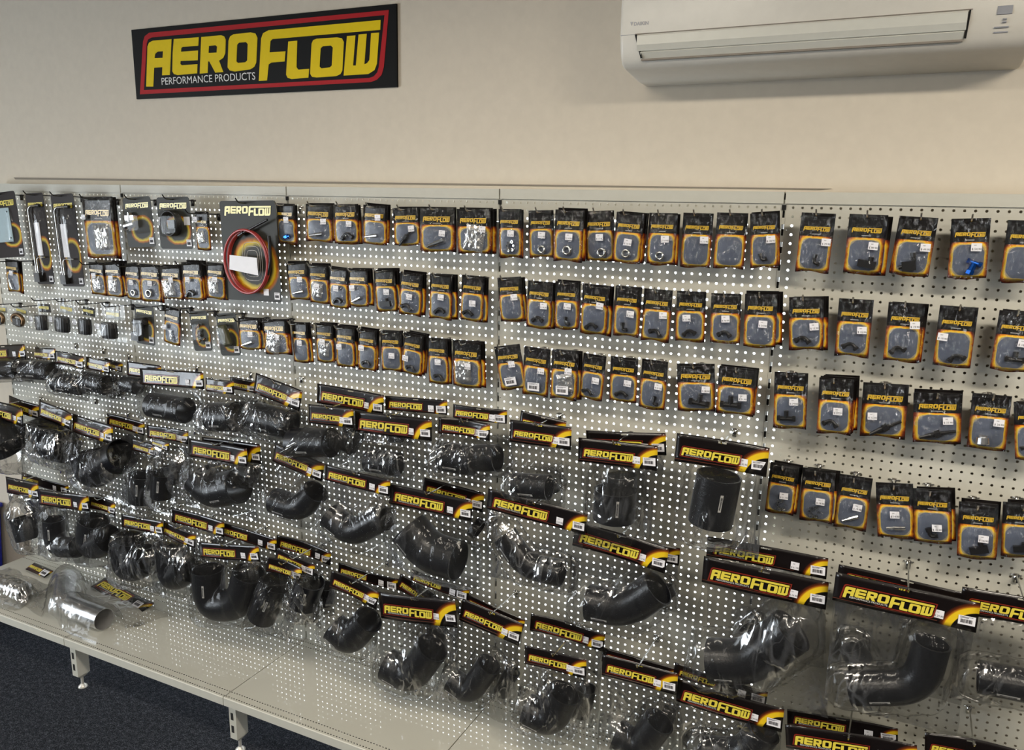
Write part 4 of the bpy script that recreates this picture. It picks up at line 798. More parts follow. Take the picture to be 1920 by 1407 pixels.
for idx, (bay, row, i, x, y, z, W, H, roll, kind, price, pu, pv, nbk) in enumerate(PACKETS):
    where = '%s packet in %s row of %s bay' % (ORD[i], ROWN[row], BAYW[bay])
    big = W > 0.115
    t_ = thing('fitting_packet', '%s packet with %s, %s in %s row of %s bay' % ('wide black' if big else 'black', WORD[kind], ORD[i], ROWN[row], BAYW[bay]), 'packet', (x, y, z), (rnd.uniform(-0.03, 0.03), -roll, rnd.uniform(-0.06, 0.06)), 'hanging packets in the %s row' % ROWN[row])
    sc = (W, 1, H)
    ob('packet_backing', BACK[idx % 6], t_, (0, 0, 0), sc)
    ob('packet_film', FILM[(idx * 3) % 8], t_, (0, 0, 0), sc)
    lw = 0.78 * W
    ob('printed_logo', logo_gold, t_, (0.0, -0.0066, -0.265 * H), (lw, 1, lw * 1.15))
    if kind != 'none':
        if kind not in FIT: FIT[kind] = fit_mesh(kind)
        f = ob('enclosed_fitting', FIT[kind], t_, (rnd.uniform(-0.12, 0.12) * W, -0.0105, -(0.80 + rnd.uniform(-0.03, 0.03)) * H if kind not in ('clear', 'clearbag') else -0.66 * H), (1.0 * W / 0.088 if kind not in ('clearbag',) else 1.8,) * 3, (0, rnd.uniform(-0.35, 0.35), 0))
    if pu:
        ob('price_label', price_mesh(price), t_, ((pu - 0.5) * W, -0.0165, -pv * H), (0.0235, 1, 0.0235), (0, rnd.uniform(-0.08, 0.08), 0))
    if row == 2 and bay == 3 and i < 3:
        ob('barcode_label', bar_m, t_, (0.0, -0.0168, -0.80 * H), (0.042, 1, 0.042), (0, -0.05, 0))
    for k in range(nbk):
        o = ob('fitting_packet', BACK[(idx + k + 1) % 6], None, (x + rnd.uniform(-0.002, 0.012), y + 0.0125 * (k + 1), z + rnd.uniform(-0.004, 0.007)), sc, (0, -roll + rnd.uniform(-0.03, 0.03), 0))
        tag(o, 'black packet %s behind the %s' % (['directly', 'two deep', 'three deep'][k], where), 'packet', 'hanging packets in the %s row' % ROWN[row])
    hx = x + math.sin(roll) * 0.0
    hook(round(hx / 0.0125) * 0.0125, z - 0.012, abs(y) + 0.045 + (0.02 if bay < 2 else 0), 'wire hook holding the %s' % where, bay < 2, 'pegboard hooks')
# ------------------------------------------------------------------ blister cards
def card_mesh(w, h, mt):
    r = 0.012; pts = []
    for cx, cz, a0 in ((w / 2 - r, -r, 0), (-w / 2 + r, -r, 90), (-w / 2 + r, -h + r, 180), (w / 2 - r, -h + r, 270)):
        for k in range(5): a = math.radians(a0 + k * 22.5); pts.append((cx + r * math.cos(a), cz + r * math.sin(a)))
    n = len(pts); vs = [(x, -0.0006, z) for x, z in pts] + [(x, 0.0006, z) for x, z in pts]
    fs = [tuple(range(n))[::-1], tuple(range(n, 2 * n))] + [(i, (i + 1) % n, n + (i + 1) % n, n + i) for i in range(n)]
    uv = [(x / w + 0.5, 1 + z / h) for x, z in pts] * 2
    return me('backing_card', vs, fs, mt, None, uv)
def dome(w, d, h, name='clear_blister', mt='blister'):
    """open-backed rounded box shell"""
    vs = []; fs = []; n = 28; prof = [(1.0, 0), (0.97, 0.55), (0.90, 0.88), (0.78, 1.0), (0.4, 1.0)]
    for (s, y) in prof:
        for k in range(n):
            a = 2 * PI * k / n; c_, s_ = math.cos(a), math.sin(a); e = 0.45
            x = math.copysign(abs(c_) ** e, c_) * w / 2; z = math.copysign(abs(s_) ** e, s_) * h / 2
            vs.append((x * s, -y * d, z * s))
    for j in range(len(prof) - 1):
        for k in range(n): fs.append((j * n + k, j * n + (k + 1) % n, (j + 1) * n + (k + 1) % n, (j + 1) * n + k))
    b = (len(prof) - 1) * n; fs.append(tuple(range(b, b + n)))
    return me(name, vs, fs, mt, None, None, None, True)
CARDL = {'gasket': 'card with pale blue gasket sheet at the top left corner of the shelving', 'silverfitting': 'blister card with shiny silver clamp fitting, beside the coiled black hose card', 'coil': 'blister card with coiled black hose in second bay, left of red hose card',
         'redhose': 'large dark card with coiled red hose and blank white sticker', 'blackfitting': 'blister card with bulky black fitting in third row of second bay', 'bronzebits': 'small dark blister card with bronze pieces, third row of second bay', 'greenbottle': 'small dark blister card with olive cylinder, right of bronze pieces card'}
tube_i = 0; cap_i = 0; cl_i = 0
SHORT = {'gasket': lambda: 'pale blue gasket card', 'tube': lambda: ('left' if tube_i == 1 else 'right') + ' one of the two tall silver tube cards', 'silverfitting': lambda: 'silver clamp fitting card', 'coil': lambda: 'coiled black hose card',
         'redhose': lambda: 'large red hose card', 'blackfitting': lambda: 'bulky black fitting card', 'bronzebits': lambda: 'card with bronze pieces', 'greenbottle': lambda: 'card with olive cylinder',
         'cap': lambda: '%s ribbed cap blister from left' % ORD[cap_i - 1], 'clamp': lambda: ('left' if cl_i == 1 else 'right') + ' black and gold clamp blister'}
for (kind, bay, x, y, z, W, H, roll) in CARDS:
    if kind == 'tube': lab = ['tall card with bent silver tube, nearest the pale blue gasket card', 'tall card with bent silver tube and green tint, left of large clear pouch'][tube_i]; tube_i += 1
    elif kind == 'cap': lab = 'clear blister with ribbed black cap, %s of four from left in leftmost bay' % ORD[cap_i]; cap_i += 1
    elif kind == 'clamp': lab = ['clear blister with black and gold clamp, at the far left edge of shelving', 'clear blister with black and gold clamp, left of the black caps'][cl_i]; cl_i += 1
    else: lab = CARDL[kind]
    t_ = thing('blister_card', lab, 'blister pack', (x, y, z), (0, -roll, rnd.uniform(-0.04, 0.04)), 'blister packs on the left bays')
    lw = 0.84 * W
    if kind in ('cap', 'clamp'):
        m_ = me('clear_sheet', [(-W / 2, 0, 0), (W / 2, 0, 0), (W / 2, 0, -H), (-W / 2, 0, -H)] + [(-W / 2, 0.001, 0), (W / 2, 0.001, 0), (W / 2, 0.001, -H), (-W / 2, 0.001, -H)], [(0, 3, 2, 1), (4, 5, 6, 7), (0, 1, 5, 4), (2, 3, 7, 6), (1, 2, 6, 5), (3, 0, 4, 7)], 'sheet')
        ob('clear_backing', m_, t_)
        g = G(); g.box(-W * 0.34, W * 0.30, 0.0015, 0.003, -H * 0.40, -H * 0.16); ob('insert_card', g.mesh('insert_card', 'signblack' if cap_i % 2 else 'insert'), t_)
        ob('printed_logo', logo_card, t_, (-W * 0.02, -0.001, -H * 0.27), (W * 0.55, 1, W * 0.7))
        if kind == 'cap':
            g = G(); n = 40; R = W * 0.30
            pr = [(0.02, 0.9), (0.0, 1.0), (-0.03, 1.0), (-0.045, 0.93)]
            for k, (zz, s) in enumerate(pr): pass
            vs = []; fs = []
            for (zz, s) in pr:
                for k in range(n): rr_ = R * s * (1 + (0.03 if k % 2 else 0)); vs.append((rr_ * math.cos(2 * PI * k / n), rr_ * 0.55 * math.sin(2 * PI * k / n) - R * 0.6, zz - H * 0.60))
            for j in range(3):
                for k in range(n): fs.append((j * n + k, j * n + (k + 1) % n, (j + 1) * n + (k + 1) % n, (j + 1) * n + k))
            fs.append(tuple(range(n))[::-1]); fs.append(tuple(range(3 * n, 4 * n)))
            ob('ribbed_cap', me('ribbed_cap', vs, fs, 'black'), t_)
            ob('clear_blister', dome(W * 0.84, W * 0.46, H * 0.56), t_, (0, 0, -H * 0.65))
            ob('price_label', price_mesh('34.90'), t_, (-W * 0.38, -W * 0.3, -H * 0.58), (0.022, 1, 0.028))
        else:
            g = G(); g.tube([(W * 0.30 * math.cos(a * PI / 10), -0.02, H * 0.22 * math.sin(a * PI / 10) - H * 0.62) for a in range(20)], 0.009, 8, closed=True); ob('clamp_band', g.mesh('clamp_band', 'brass', True), t_)
            g = G(); g.box(-W * 0.2, W * 0.25, -0.03, -0.012, -H * 0.85, -H * 0.58); ob('clamp_block', g.mesh('clamp_block', 'black'), t_)
            ob('clear_blister', dome(W * 0.86, 0.045, H * 0.6), t_, (0, 0, -H * 0.62))
    else:
        ob('backing_card', card_mesh(W, H, 'card' if kind not in ('gasket', 'tube') else 'card_brown'), t_)
        ob('printed_logo', logo_card, t_, (0, -0.0012, -min(0.17 * H, 0.05) if kind != 'redhose' else -0.10 * H), (lw, 1, lw * (1.0 if kind != 'tube' else 1.15)))
        ob('barcode_label', bar_m, t_, (W / 2 - 0.02, -0.0014, -H + 0.024), (0.026, 1, 0.040))
        if kind == 'gasket':
            g = G(); g.box(-W * 0.48, W * 0.20, -0.004, -0.0012, -H * 0.76, -H * 0.24)
            for px, pz in ((-.42, -.30), (.13, -.30), (-.42, -.70), (.13, -.70)): g.tube([(px * W, -0.0046, pz * H), (px * W, -0.0035, pz * H)], 0.004, 10, mi=1)
            ob('gasket_sheet', g.mesh('gasket_sheet', ['gasket', 'dark']), t_); ob('clear_blister', dome(W * 0.80, 0.014, H * 0.58), t_, (-W * 0.12, -0.0008, -H * 0.5))
        elif kind == 'tube':
            g = G(); xl = -W * 0.30
            g.tube(smooth_path([(W * 0.22, -0.012, -H * 0.14), (xl, -0.012, -H * 0.14), (xl, -0.012, -H * 0.93)], 8, 0.028), 0.0042, 10)
            g.tube(smooth_path([(W * 0.28, -0.012, -H * 0.70), (xl + 0.012, -0.012, -H * 0.70), (xl + 0.012, -0.012, -H * 0.90)], 6, 0.02), 0.0030, 8)
            ob('silver_tube', g.mesh('silver_tube', 'chrome', True), t_)
            g = G(); g.box(xl - 0.010, xl + 0.026, -0.022, -0.002, -H * 0.97, -H * 0.87); g.tube([(W * 0.18, -0.012, -H * 0.14), (W * 0.36, -0.012, -H * 0.14)], 0.007, 10); ob('tube_connector', g.mesh('tube_connector', 'black'), t_)
            g = G(); g.box(xl + 0.012, xl + 0.048, -0.004, -0.0014, -H * 0.68, -H * 0.32); ob('white_sticker', g.mesh('white_sticker', 'white'), t_)
            ob('clear_blister', dome(W * 0.9, 0.03, H * 0.86), t_, (0, -0.0008, -H * 0.55))
        elif kind == 'silverfitting':
            g = G(); g.tube([(-0.060, -0.014, -H * .56), (-0.005, -0.014, -H * .52)], 0.017, 20); g.tube([(-0.035, -0.014, -H * .50), (-0.030, -0.014, -H * .30)], 0.011, 16); g.box(-0.055, -0.005, -0.022, -0.004, -H * .45, -H * .36)
            autosmooth(ob('silver_fitting', g.mesh('silver_fitting', 'chrome'), t_)); ob('clear_blister', dome(W * 0.84, 0.034, H * 0.50), t_, (-0.005, -0.0008, -H * 0.48))
        elif kind == 'coil':
            g = G()
            for k in range(5): g.tube([(0.044 * math.cos(2 * PI * a / 32), -0.006 - k * 0.006, 0.047 * math.sin(2 * PI * a / 32) - H * .50) for a in range(32)], 0.0036, 8, closed=True)
            ob('coiled_hose', g.mesh('coiled_hose', 'black', True), t_); g = G(); g.box(-0.02, 0.016, -0.018, -0.002, -H * .60, -H * .44); autosmooth(ob('hose_fittings', g.mesh('hose_fittings', 'black'), t_))
            ob('clear_blister', dome(W * 0.8, 0.036, H * 0.56), t_, (0, -0.0008, -H * 0.50))
            g = G(); g.box(-W * .48, -W * .30, -0.003, -0.0014, -H * .54, -H * .38); g.box(W * .30, W * .48, -0.003, -0.0014, -H * .54, -H * .38); ob('white_sticker', g.mesh('white_sticker', 'white'), t_)
        elif kind == 'redhose':
            g = G()
            for k in range(3):
                g.tube([((0.100 + k * 0.004) * math.cos(2 * PI * a / 48) + 0.004 * math.sin(k * 2), -0.008 - k * 0.008, (0.112 + k * 0.003) * math.sin(2 * PI * a / 48) - H * .60) for a in range(48)], 0.0052, 10, closed=True)
            ob('red_hose_loop', g.mesh('red_hose_loop', 'redhose', True), t_)
            g = G(); g.tube([(-0.01, -0.02, -H * .315), (0.115, -0.02, -H * .185)], 0.0045, 10); g.tube([(-0.035, -0.018, -H * .345), (-0.008, -0.02, -H * .313)], 0.007, 10)
            g.tube(smooth_path([(0.118, -0.02, -H * .34), (0.118, -0.02, -H * .60), (0.100, -0.02, -H * .72)], 5), 0.006, 10); ob('hose_end', g.mesh('hose_end', 'black', True), t_)
            g = G(); g.add([(-0.075, -0.032, -H * .535), (0.062, -0.032, -H * .555), (0.064, -0.032, -H * .73), (-0.082, -0.032, -H * .68)], [(0, 3, 2, 1)]); ob('white_sticker', g.mesh('white_sticker', 'white'), t_)
            g = G()
            for s in (0.028, 0.038, 0.048): g.tube([(s * math.copysign(abs(math.cos(2 * PI * a / 24)) ** .5, math.cos(2 * PI * a / 24)) + 0.01, -0.0016, s * 1.5 * math.copysign(abs(math.sin(2 * PI * a / 24)) ** .5, math.sin(2 * PI * a / 24)) - H * .60) for a in range(24)], 0.0009, 4, closed=True)
            ob('printed_outline', g.mesh('printed_outline', 'signwhite'), t_)
            g = G(); g.box(W * .20, W * .29, -0.003, -0.0014, -H * .935, -H * .87); ob('price_sticker', g.mesh('price_sticker', 'white'), t_)
        elif kind == 'blackfitting':
            g = G(); g.tube([(-0.04, -0.016, -H * .45), (0.022, -0.016, -H * .38)], 0.016, 16); g.tube([(-0.01, -0.016, -H * .40), (-0.014, -0.016, -H * .88)], 0.014, 16); g.box(-0.05, -0.008, -0.03, -0.004, -H * .90, -H * .68); autosmooth(ob('black_fitting', g.mesh('black_fitting', 'black'), t_))
            ob('clear_blister', dome(W * 0.9, 0.036, H * 0.66), t_, (-0.006, -0.0008, -H * 0.58))
        elif kind == 'bronzebits':
            r = random.Random(4); g = G()
            for k in range(7): xx, zz = r.uniform(-.25, .25) * W, -r.uniform(.35, .80) * H; g.tube([(xx, -0.012, zz), (xx + r.uniform(-.012, .012), -0.010, zz + r.uniform(-.012, .012))], r.uniform(.004, .008), 8)
            autosmooth(ob('bronze_pieces', g.mesh('bronze_pieces', 'brass'), t_)); ob('clear_blister', dome(W * 0.8, 0.024, H * 0.62), t_, (0, -0.0008, -H * 0.56))
        else:
            g = G(); g.tube([(-0.012, -0.016, -H * .26), (-0.012, -0.016, -H * .30), (0.008, -0.016, -H * .72), (0.010, -0.016, -H * .76)], [0.014, 0.019, 0.019, 0.012], 18); autosmooth(ob('olive_cylinder', g.mesh('olive_cylinder', 'green'), t_))
            ob('clear_blister', dome(W * 0.8, 0.038, H * 0.66), t_, (0, -0.0008, -H * 0.54))
    hook(round(x / 0.0125) * 0.0125, z - 0.013, abs(y) + 0.04, 'dark wire hook holding the %s' % SHORT.get(kind, lambda: kind)(), True, 'pegboard hooks')
# ------------------------------------------------------------------ header-card bags with silicone hoses
def header_mesh(W, H, seed):
    nx, nz_ = 18, 6; vs = []; uv = []; uv2_ = []; fs = []; r = random.Random(seed); a1, a2 = r.uniform(-0.004, 0.006), r.uniform(-0.003, 0.003); ph = r.uniform(0, 3)
    for side in (0, 1):
        for j in range(nz_ + 1):
            for i in range(nx + 1):
                s, q = i / nx, j / nz_; y = a1 * math.sin(PI * s) * 2 + a2 * math.sin(2 * PI * s + ph) - 0.004 * q * q + (0.0016 if side else 0)
                vs.append(((s - 0.5) * W, y, -q * H)); uv.append(((s - 1) * W / H, 1 - q)); uv2_.append((s, 1 - q))
    nn = (nx + 1) * (nz_ + 1)
    for side in (0, 1):
        for j in range(nz_):
            for i in range(nx): a = side * nn + j * (nx + 1) + i; f = (a, a + nx + 1, a + nx + 2, a + 1); fs.append(f if side == 0 else f[::-1])
    for i in range(nx):
        fs.append((i, i + 1, nn + i + 1, nn + i)); b = nz_ * (nx + 1); fs.append((b + i, nn + b + i, nn + b + i + 1, b + i + 1))
    for j in range(nz_):
        a = j * (nx + 1); b = a + nx + 1; fs.append((a, nn + a, nn + b, b)); a += nx; b += nx; fs.append((a, b, nn + b, nn + a))
    def yat(s, q): return a1 * math.sin(PI * s) * 2 + a2 * math.sin(2 * PI * s + ph) - 0.004 * q * q
    return me('header_card', vs, fs, 'header', None, uv, uv2_, True), yat
def seg_d(px, pz, pts):
    best = 9
    for a, b in zip(pts, pts[1:]):
        dx, dz = b[0] - a[0], b[1] - a[1]; L2 = dx * dx + dz * dz; t_ = 0 if L2 == 0 else max(0, min(1, ((px - a[0]) * dx + (pz - a[1]) * dz) / L2))
        best = min(best, math.hypot(px - a[0] - t_ * dx, pz - a[1] - t_ * dz))
    return best
def bag_mesh(W, Hh, B1, B2, pts, r, seed, nx=44, nz_=60):
    vs = []; fs = []; rn = random.Random(seed)
    cf = crease_field(seed, 34, 0.0060, 0.007, 0.022); TLx, TRx = -W / 2 * 0.985, W / 2 * 0.985
    xs_ = [p_[0] for p_ in pts]; zs_ = [p_[1] for p_ in pts]
    bx0, bx1 = min(B1[0], min(xs_) - r * 1.3), max(B2[0], max(xs_) + r * 1.3); bz_ = min(zs_) - r * 1.25
    B1 = (bx0, min(B1[1], bz_)); B2 = (bx1, min(B2[1], bz_))
    apex = (rn.uniform(-0.2, 0.2), 0.1); ph = rn.uniform(0, 6)
    for side in (0, 1):
        for j in range(nz_ + 1):
            for i in range(nx + 1):
                s, q = i / nx, j / nz_
                qq = q; wob = 0.5 + 0.5 * math.sin(q * 7 + ph)
                x = (TLx * (1 - s) + TRx * s) * (1 - qq) + (B1[0] * (1 - s) + B2[0] * s) * qq
                z = (-Hh * 0.97) * (1 - qq) + (B1[1] * (1 - s) + B2[1] * s) * qq
                x += (0.004 * noise.noise(Vector((q * 5, s * 2, seed))) + 0.002 * noise.noise(Vector((q * 14, s, seed + 9)))) * (1 if q > 0.02 else 0)
                if q > 0.9: z += 0.006 * noise.noise(Vector((s * 5, seed, 1)))
                d = seg_d(x, z, pts); k = r * 1.55
                bl = r * 1.06 * math.sqrt(max(0, 1 - (d / k) ** 2)) if d < k else 0
                e = min(1, min(s, 1 - s) / 0.06) * min(1, (1 - q) / 0.05) * min(1, q / 0.04 + 0.05)
                # folds radiate from the header
                ang = math.atan2(s - 0.5 - apex[0], q + 0.25); rad = 0.0030 * (math.sin(ang * 34 + ph) ** 3) * min(1, 2.2 * q)
                xa = x - 0.35 * (s - 0.5) * W * q; wv = 0.006 * noise.noise(Vector((xa * 26, z * 6, seed))) + 0.0016 * noise.noise(Vector((xa * 70, z * 14, seed + 3)))
                b_ = bl + (0.004 + wv + rad + cf(s - 0.5, -q)) * (1.0 if side == 0 else 0.6)
                b_ = max(b_, bl) + 0.001
                y = -b_ * e - 0.0008 if side == 0 else b_ * e * 0.95 + 0.0008
                vs.append((x, y, z))
    nn = (nx + 1) * (nz_ + 1)
    for side in (0, 1):
        for j in range(nz_):
            for i in range(nx): a = side * nn + j * (nx + 1) + i; f = (a, a + nx + 1, a + nx + 2, a + 1); fs.append(f if side == 0 else f[::-1])
    return me('clear_bag', vs, fs, 'bagfilm', None, None, None, True)
def hose_mesh(pts, r, seed):
    g = G(); P_ = smooth_path([(p_[0], 0, p_[1]) for p_ in pts], 8, r * 1.7)
    rr_ = [r] * len(P_); g.tube(P_, rr_, 32, wall=min(0.005, r * 0.18))
    return g.mesh('silicone_hose', 'rubber')
PRICES = ['19.90', '29.90', '34.90', '39.90', '45.90', '52.90', '61.90', '24.90']
HD = {'upper': 'straight', 'middle': 'angled', 'bottom': 'elbow'}
cnt = {}
for idx, (row, oi, rear, x, y, z, W, Hh, roll, B1, B2, pts, r) in enumerate(BAGS):
    Hh = min(Hh, W * 0.36)
    shape = 'straight' if len(pts) == 2 else 'bent'
    if rear:
        key = (row, oi); cnt[key] = cnt.get(key, 0) + 1
        lab = 'clear header-card bag %s behind the %s front bag, %s hose row' % ('hanging' if cnt[key] == 1 else 'deepest', ORD[oi] if oi < 18 else 'last', row)
    else:
        sz = 'large' if r > 0.037 else ('medium' if r > 0.026 else 'small')
        lab = 'clear bag of %s %s black hose, %s from left in %s hose row' % (sz, shape, ORD[oi] if oi < 18 else 'last', row)
    t_ = thing('hose_bag', lab, 'bag', (x, y, z), (0.0, -roll, 0.0), 'bagged hoses in the %s row' % row)
    hm, yat = header_mesh(W, Hh, idx); ob('header_card', hm, t_)
    lw = min(0.64 * W, Hh * 2.75); lx = -W / 2 + 0.07 * W + lw / 2; lz = -0.60 * Hh
    ob('printed_logo', logo_full, t_, (lx, min(yat((lx - lw / 2) / W + .5, .6), yat(lx / W + .5, .6), yat((lx + lw / 2) / W + .5, .6)) - 0.0014, lz), (lw, 1, lw))
    s1 = min(0.034, 0.15 * W + 0.006)
    ob('price_label', price_mesh(PRICES[idx % 8]), t_, (W * 0.245, yat(.745, .7) - 0.0022, -0.66 * Hh), (s1 * 0.68, 1, s1 * 0.8), (0, 0.03, 0))
    ob('barcode_label', bar_m, t_, (W * 0.5 - s1 * 0.72, yat(.87, .7) - 0.0026, -0.66 * Hh), (s1 * 1.15, 1, s1 * 1.15), (0, -0.03, 0))
    lo = (48, 64) if not rear else (26, 32)
    ob('clear_bag', bag_mesh(W, Hh, B1, B2, [tuple(p_) for p_ in pts], r, idx * 3 + 1, *lo), t_)
    ho = autosmooth(ob('silicone_hose', hose_mesh(pts, r, idx), t_), 40)
    if not rear and r > 0.018:
        # printed mark on the hose side, curved with the surface
        for (a, b) in zip(pts, pts[1:]):
            a_, b_ = Vector((a[0], 0, a[1])), Vector((b[0], 0, b[1])); L = (b_ - a_).length
            if L < r * 1.4: continue
            d = (b_ - a_).normalized();
            if d.x < 0: d = -d
            c_ = a_.lerp(b_, 0.42); up = Vector((-d.z, 0, d.x)); ml, mh = min(0.026, L * 0.5), 0.0042
            vs = []; fs = []
            for k in range(5):
                an = (-0.5 + k / 4) * (2 * mh / r) - 0.45
                for sgn in (-1, 1): vs.append(c_ + d * (sgn * ml) + up * (math.sin(an) * (r + 0.0005)) + Vector((0, -math.cos(an) * (r + 0.0005), 0)))
            for k in range(4): fs.append((2 * k, 2 * k + 1, 2 * k + 3, 2 * k + 2))
            mk = ob('printed_mark', me('printed_mark', vs, fs, 'signwhite'), ho)
            nrm = up * math.sin(-0.45) + Vector((0, -math.cos(0.45), 0)); tg = up * math.cos(0.45) + Vector((0, -math.sin(0.45), 0)) * 1.0
            tg = (tg - nrm * tg.dot(nrm)).normalized(); X_ = d; Y_ = -nrm; Z_ = tg
            lt = ob('mark_lettering', logo_ink, mk); q_ = c_ + nrm * (r + 0.0011); mm = Matrix((X_, Y_, Z_)).transposed().to_4x4(); mm.translation = q_
            if mm.determinant() < 0: mm = mm @ Matrix.Diagonal((1, 1, -1, 1))
            lt.matrix_local = mm @ Matrix.Diagonal((ml * 1.5, 1, ml * 1.3, 1))
            break
    hz = z - 0.12 * Hh
    if not rear: hook(round(x / 0.0125) * 0.0125, hz, abs(y) + 0.02, 'chrome wire hook holding the %s front bag in %s hose row' % (ORD[oi] if oi < 18 else 'last', row), row == 'x', 'pegboard hooks')
# ------------------------------------------------------------------ pipes in bags lying on the deck
def lying_film(name, poly, pts, r, seed, top=0.012):
    """crumpled sheet draped over a pipe: quad poly on the deck, height field"""
    vs = []; fs = []; nx = nz_ = 52; rn = random.Random(seed); cf = crease_field(seed, 30, 0.010, 0.008, 0.03)
    for j in range(nz_ + 1):
        for i in range(nx + 1):
            s, q = i / nx, j / nz_; a, b, c_, d_ = poly
            x = (a[0] * (1 - s) + b[0] * s) * (1 - q) + (d_[0] * (1 - s) + c_[0] * s) * q; y = (a[1] * (1 - s) + b[1] * s) * (1 - q) + (d_[1] * (1 - s) + c_[1] * s) * q
            x += 0.02 * noise.noise(Vector((s * 4, q * 4, seed))); y += 0.02 * noise.noise(Vector((s * 4, q * 4, seed + 5)))
            best = 9; hb = 0
            for p0, p1 in zip(pts, pts[1:]):
                for k in range(9):
                    cx, cy, cz = (p0[m_] + (p1[m_] - p0[m_]) * k / 8 for m_ in range(3)); dd_ = math.hypot(x - cx, y - cy)
                    kk = r * 1.7
                    if dd_ < kk: hb = max(hb, (cz + r * 1.10) * math.sqrt(max(0, 1 - (dd_ / kk) ** 2)) ** 1.2)
            e = min(1, min(s, 1 - s, q, 1 - q) / 0.07)
            z = hb + e * (top + abs(0.012 * noise.noise(Vector((x * 14, y * 14, seed)))) + 0.8 * cf(s - 0.5, -q)) + 0.002
            vs.append((x, y, max(z, 0.002)))
    for j in range(nz_):
        for i in range(nx): a = j * (nx + 1) + i; fs.append((a, a + 1, a + nx + 2, a + nx + 1))
    return me(name, vs, fs, 'bagfilm', None, None, None, True)
def lying_pipe(label, pts, r, poly, hdr, seed):
    t_ = thing('bagged_pipe', label, 'bag', (0, 0, DECK_Z + 0.0005), group='bagged pipes on the deck')
    g = G(); P_ = smooth_path(pts, 10, 0.09); g.tube(P_, r, 40, wall=0.0018, mi_in=1); autosmooth(ob('aluminium_pipe', g.mesh('aluminium_pipe', ['alu', 'aluin']), t_), 40)
    ob('clear_bag', lying_film('clear_bag', poly, pts, r, seed), t_)
    (hx, hy, hz, hw, hh, rot) = hdr
    hm, yat = header_mesh(hw, hh, seed); h = ob('header_card', hm, t_, (hx, hy, hz), (1, 1, 1), rot)
    lw = hw * 0.6; ob('printed_logo', logo_full, h, (-hw * 0.12, -0.012, -hh * 0.58), (lw, 1, lw)); ob('barcode_label', bar_m, h, (hw * 0.36, -0.012, -hh * 0.6), (0.05, 1, 0.05))
lying_pipe('clear bag with bent aluminium pipe lying on the deck near its corner seam', [(-0.370, -0.185, 0.060), (-0.185, -0.335, 0.050), (0.094, -0.345, 0.050)], 0.047,
           [(-0.50, -0.36), (0.08, -0.45), (0.26, -0.12), (-0.46, -0.05)], (-0.085, -0.075, 0.022, 0.40, 0.075, (-1.25, 0.03, -0.14)), 77)
lying_pipe('crumpled clear bag with metal pipe at the left end of the deck', [(-0.70, -0.33, 0.033), (-0.46, -0.33, 0.033)], 0.030,
           [(-0.86, -0.44), (-0.40, -0.42), (-0.42, -0.20), (-0.84, -0.16)], (-0.66, -0.10, 0.02, 0.17, 0.05, (-1.15, 0, -0.10)), 91)
# ------------------------------------------------------------------ air conditioner
ac = thing('air_conditioner', 'white split air conditioner indoor unit mounted high on the wall', 'air conditioner', (2.25, WALL_Y, 2.42))
AW = 0.985
prof = [(0.0, 0.335), (-0.150, 0.335), (-0.200, 0.320), (-0.235, 0.280), (-0.243, 0.20), (-0.243, 0.112), (-0.238, 0.078), (-0.2285, 0.050), (-0.214, 0.034), (-0.196, 0.028), (-0.06, 0.010), (0.0, 0.008)]
def extrude_prof(prof, x0, x1, mt, name, inset=0.0):
    xs_ = [x0, x0 + 0.012, x1 - 0.012, x1] if inset else [x0, x1]; n = len(prof); vs = []; fs = []
    cy = sum(p_[0] for p_ in prof) / n; cz = sum(p_[1] for p_ in prof) / n
    for k, xx in enumerate(xs_):
        s = 1 - (inset if k in (0, len(xs_) - 1) else 0)
        for (yy, zz) in prof: vs.append((xx, min(0, cy + (yy - cy) * s) if yy < 0 else 0, cz + (zz - cz) * s))
    for k in range(len(xs_) - 1):
        for j in range(n): a = k * n + j; b = k * n + (j + 1) % n; fs.append((a, b, b + n, a + n))
    fs.append(tuple(range(n))[::-1]); b = (len(xs_) - 1) * n; fs.append(tuple(range(b, b + n)))
    return me(name, vs, fs, mt)
bd = ob('ac_body', extrude_prof(prof, 0, AW, 'acbody', 'ac_body', 0.05), ac); bv = bd.modifiers.new('bevel', 'BEVEL'); bv.width = 0.006; bv.segments = 3; bv.limit_method = 'ANGLE'; bv.angle_limit = 0.6
autosmooth(bd, 30)
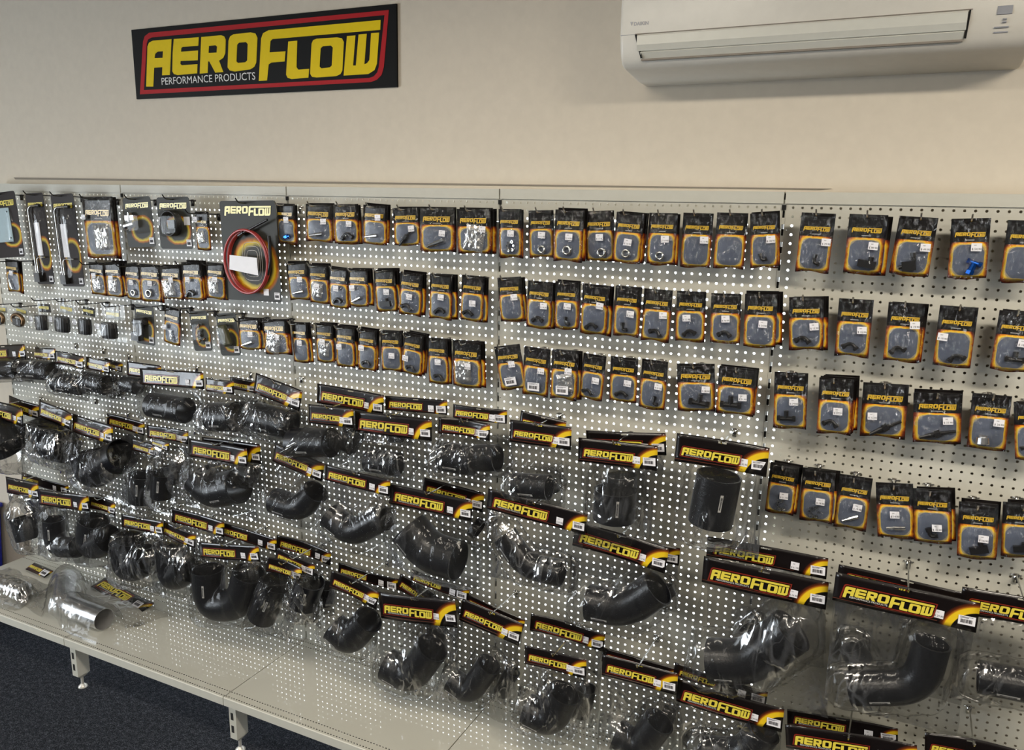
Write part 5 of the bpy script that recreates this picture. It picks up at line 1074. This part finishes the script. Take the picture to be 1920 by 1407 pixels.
# front panel seam, flap and outlet
g = G(); g.box(0.045, 0.855, -0.2452, -0.240, 0.1125, 0.1145, 0); ob('panel_seam', g.mesh('panel_seam', 'trimline'), ac)
fl = [(-0.246, 0.110), (-0.248, 0.108), (-0.2475, 0.085), (-0.240, 0.070), (-0.232, 0.072), (-0.236, 0.110)]
ob('ac_flap', extrude_prof(fl, 0.052, 0.846, 'acflap', 'ac_flap'), ac)
fl2 = [(-0.2385, 0.068), (-0.240, 0.066), (-0.2295, 0.052), (-0.215, 0.050), (-0.225, 0.068)]
ob('ac_lower_flap', extrude_prof(fl2, 0.060, 0.843, 'acflap', 'ac_lower_flap'), ac)
g = G(); g.box(0.062, 0.842, -0.2335, -0.200, 0.046, 0.0505); ob('air_outlet', g.mesh('air_outlet', 'trimline'), ac)
g = G(); g.add([(0.045, -0.2470, 0.112), (0.052, -0.2490, 0.112), (0.066, -0.2365, 0.052), (0.060, -0.2325, 0.052)], [(0, 3, 2, 1)]); ob('flap_gap', g.mesh('flap_gap', 'dark'), ac)
g = G(); g.add([(0.848, -0.2490, 0.112), (0.852, -0.2470, 0.112), (0.849, -0.2325, 0.052), (0.844, -0.2365, 0.052)], [(0, 3, 2, 1)]); ob('flap_gap', g.mesh('flap_gap', 'dark'), ac)
g = G(); g.box(0.004, 0.045, -0.2442, -0.240, 0.1125, 0.1137, 0); ob('panel_seam', g.mesh('panel_seam', 'acgrey'), ac)
g = G(); g.box(0.905, 0.935, -0.2445, -0.240, 0.098, 0.116); g.box(0.918, 0.926, -0.2445, -0.240, 0.086, 0.089); g.box(0.918, 0.926, -0.2440, -0.238, 0.080, 0.083); ob('ac_display', g.mesh('ac_display', 'acgrey'), ac)
g = G(); g.box(0.903, 0.932, -0.2400, -0.232, 0.070, 0.0725); g.box(0.903, 0.932, -0.2350, -0.225, 0.060, 0.0625); ob('ac_vents', g.mesh('ac_vents', 'acgrey'), ac)
tm_ = text_mesh('DAIKIN', ['acgrey'], 0.0125, 0.0, 0.0004, 'LEFT'); ob('ac_brand_mark', tm_, ac, (0.040, -0.2438, 0.136))
g = G(); g.add([(0.030, -0.2438, 0.146), (0.038, -0.2438, 0.146), (0.0335, -0.2438, 0.136)], [(0, 2, 1)]); ob('ac_brand_symbol', g.mesh('ac_brand_symbol', 'acgrey'), ac)
# ------------------------------------------------------------------ blue bin left of the shelving
g = G(); g.add([(-1.60, -0.32, 0.0), (-1.235, -0.32, 0.0), (-1.235, 0.03, 0.0), (-1.60, 0.03, 0.0), (-1.62, -0.34, 0.43), (-1.215, -0.34, 0.43), (-1.215, 0.05, 0.43), (-1.62, 0.05, 0.43)], [(0, 1, 2, 3), (0, 4, 5, 1), (1, 5, 6, 2), (2, 6, 7, 3), (3, 7, 4, 0)])
g.box(-1.63, -1.205, -0.35, 0.06, 0.43, 0.45)
tag(ob('plastic_bin', g.mesh('plastic_bin', 'bluebin')), 'blue plastic bin on the carpet at the left end of the shelving', 'bin')
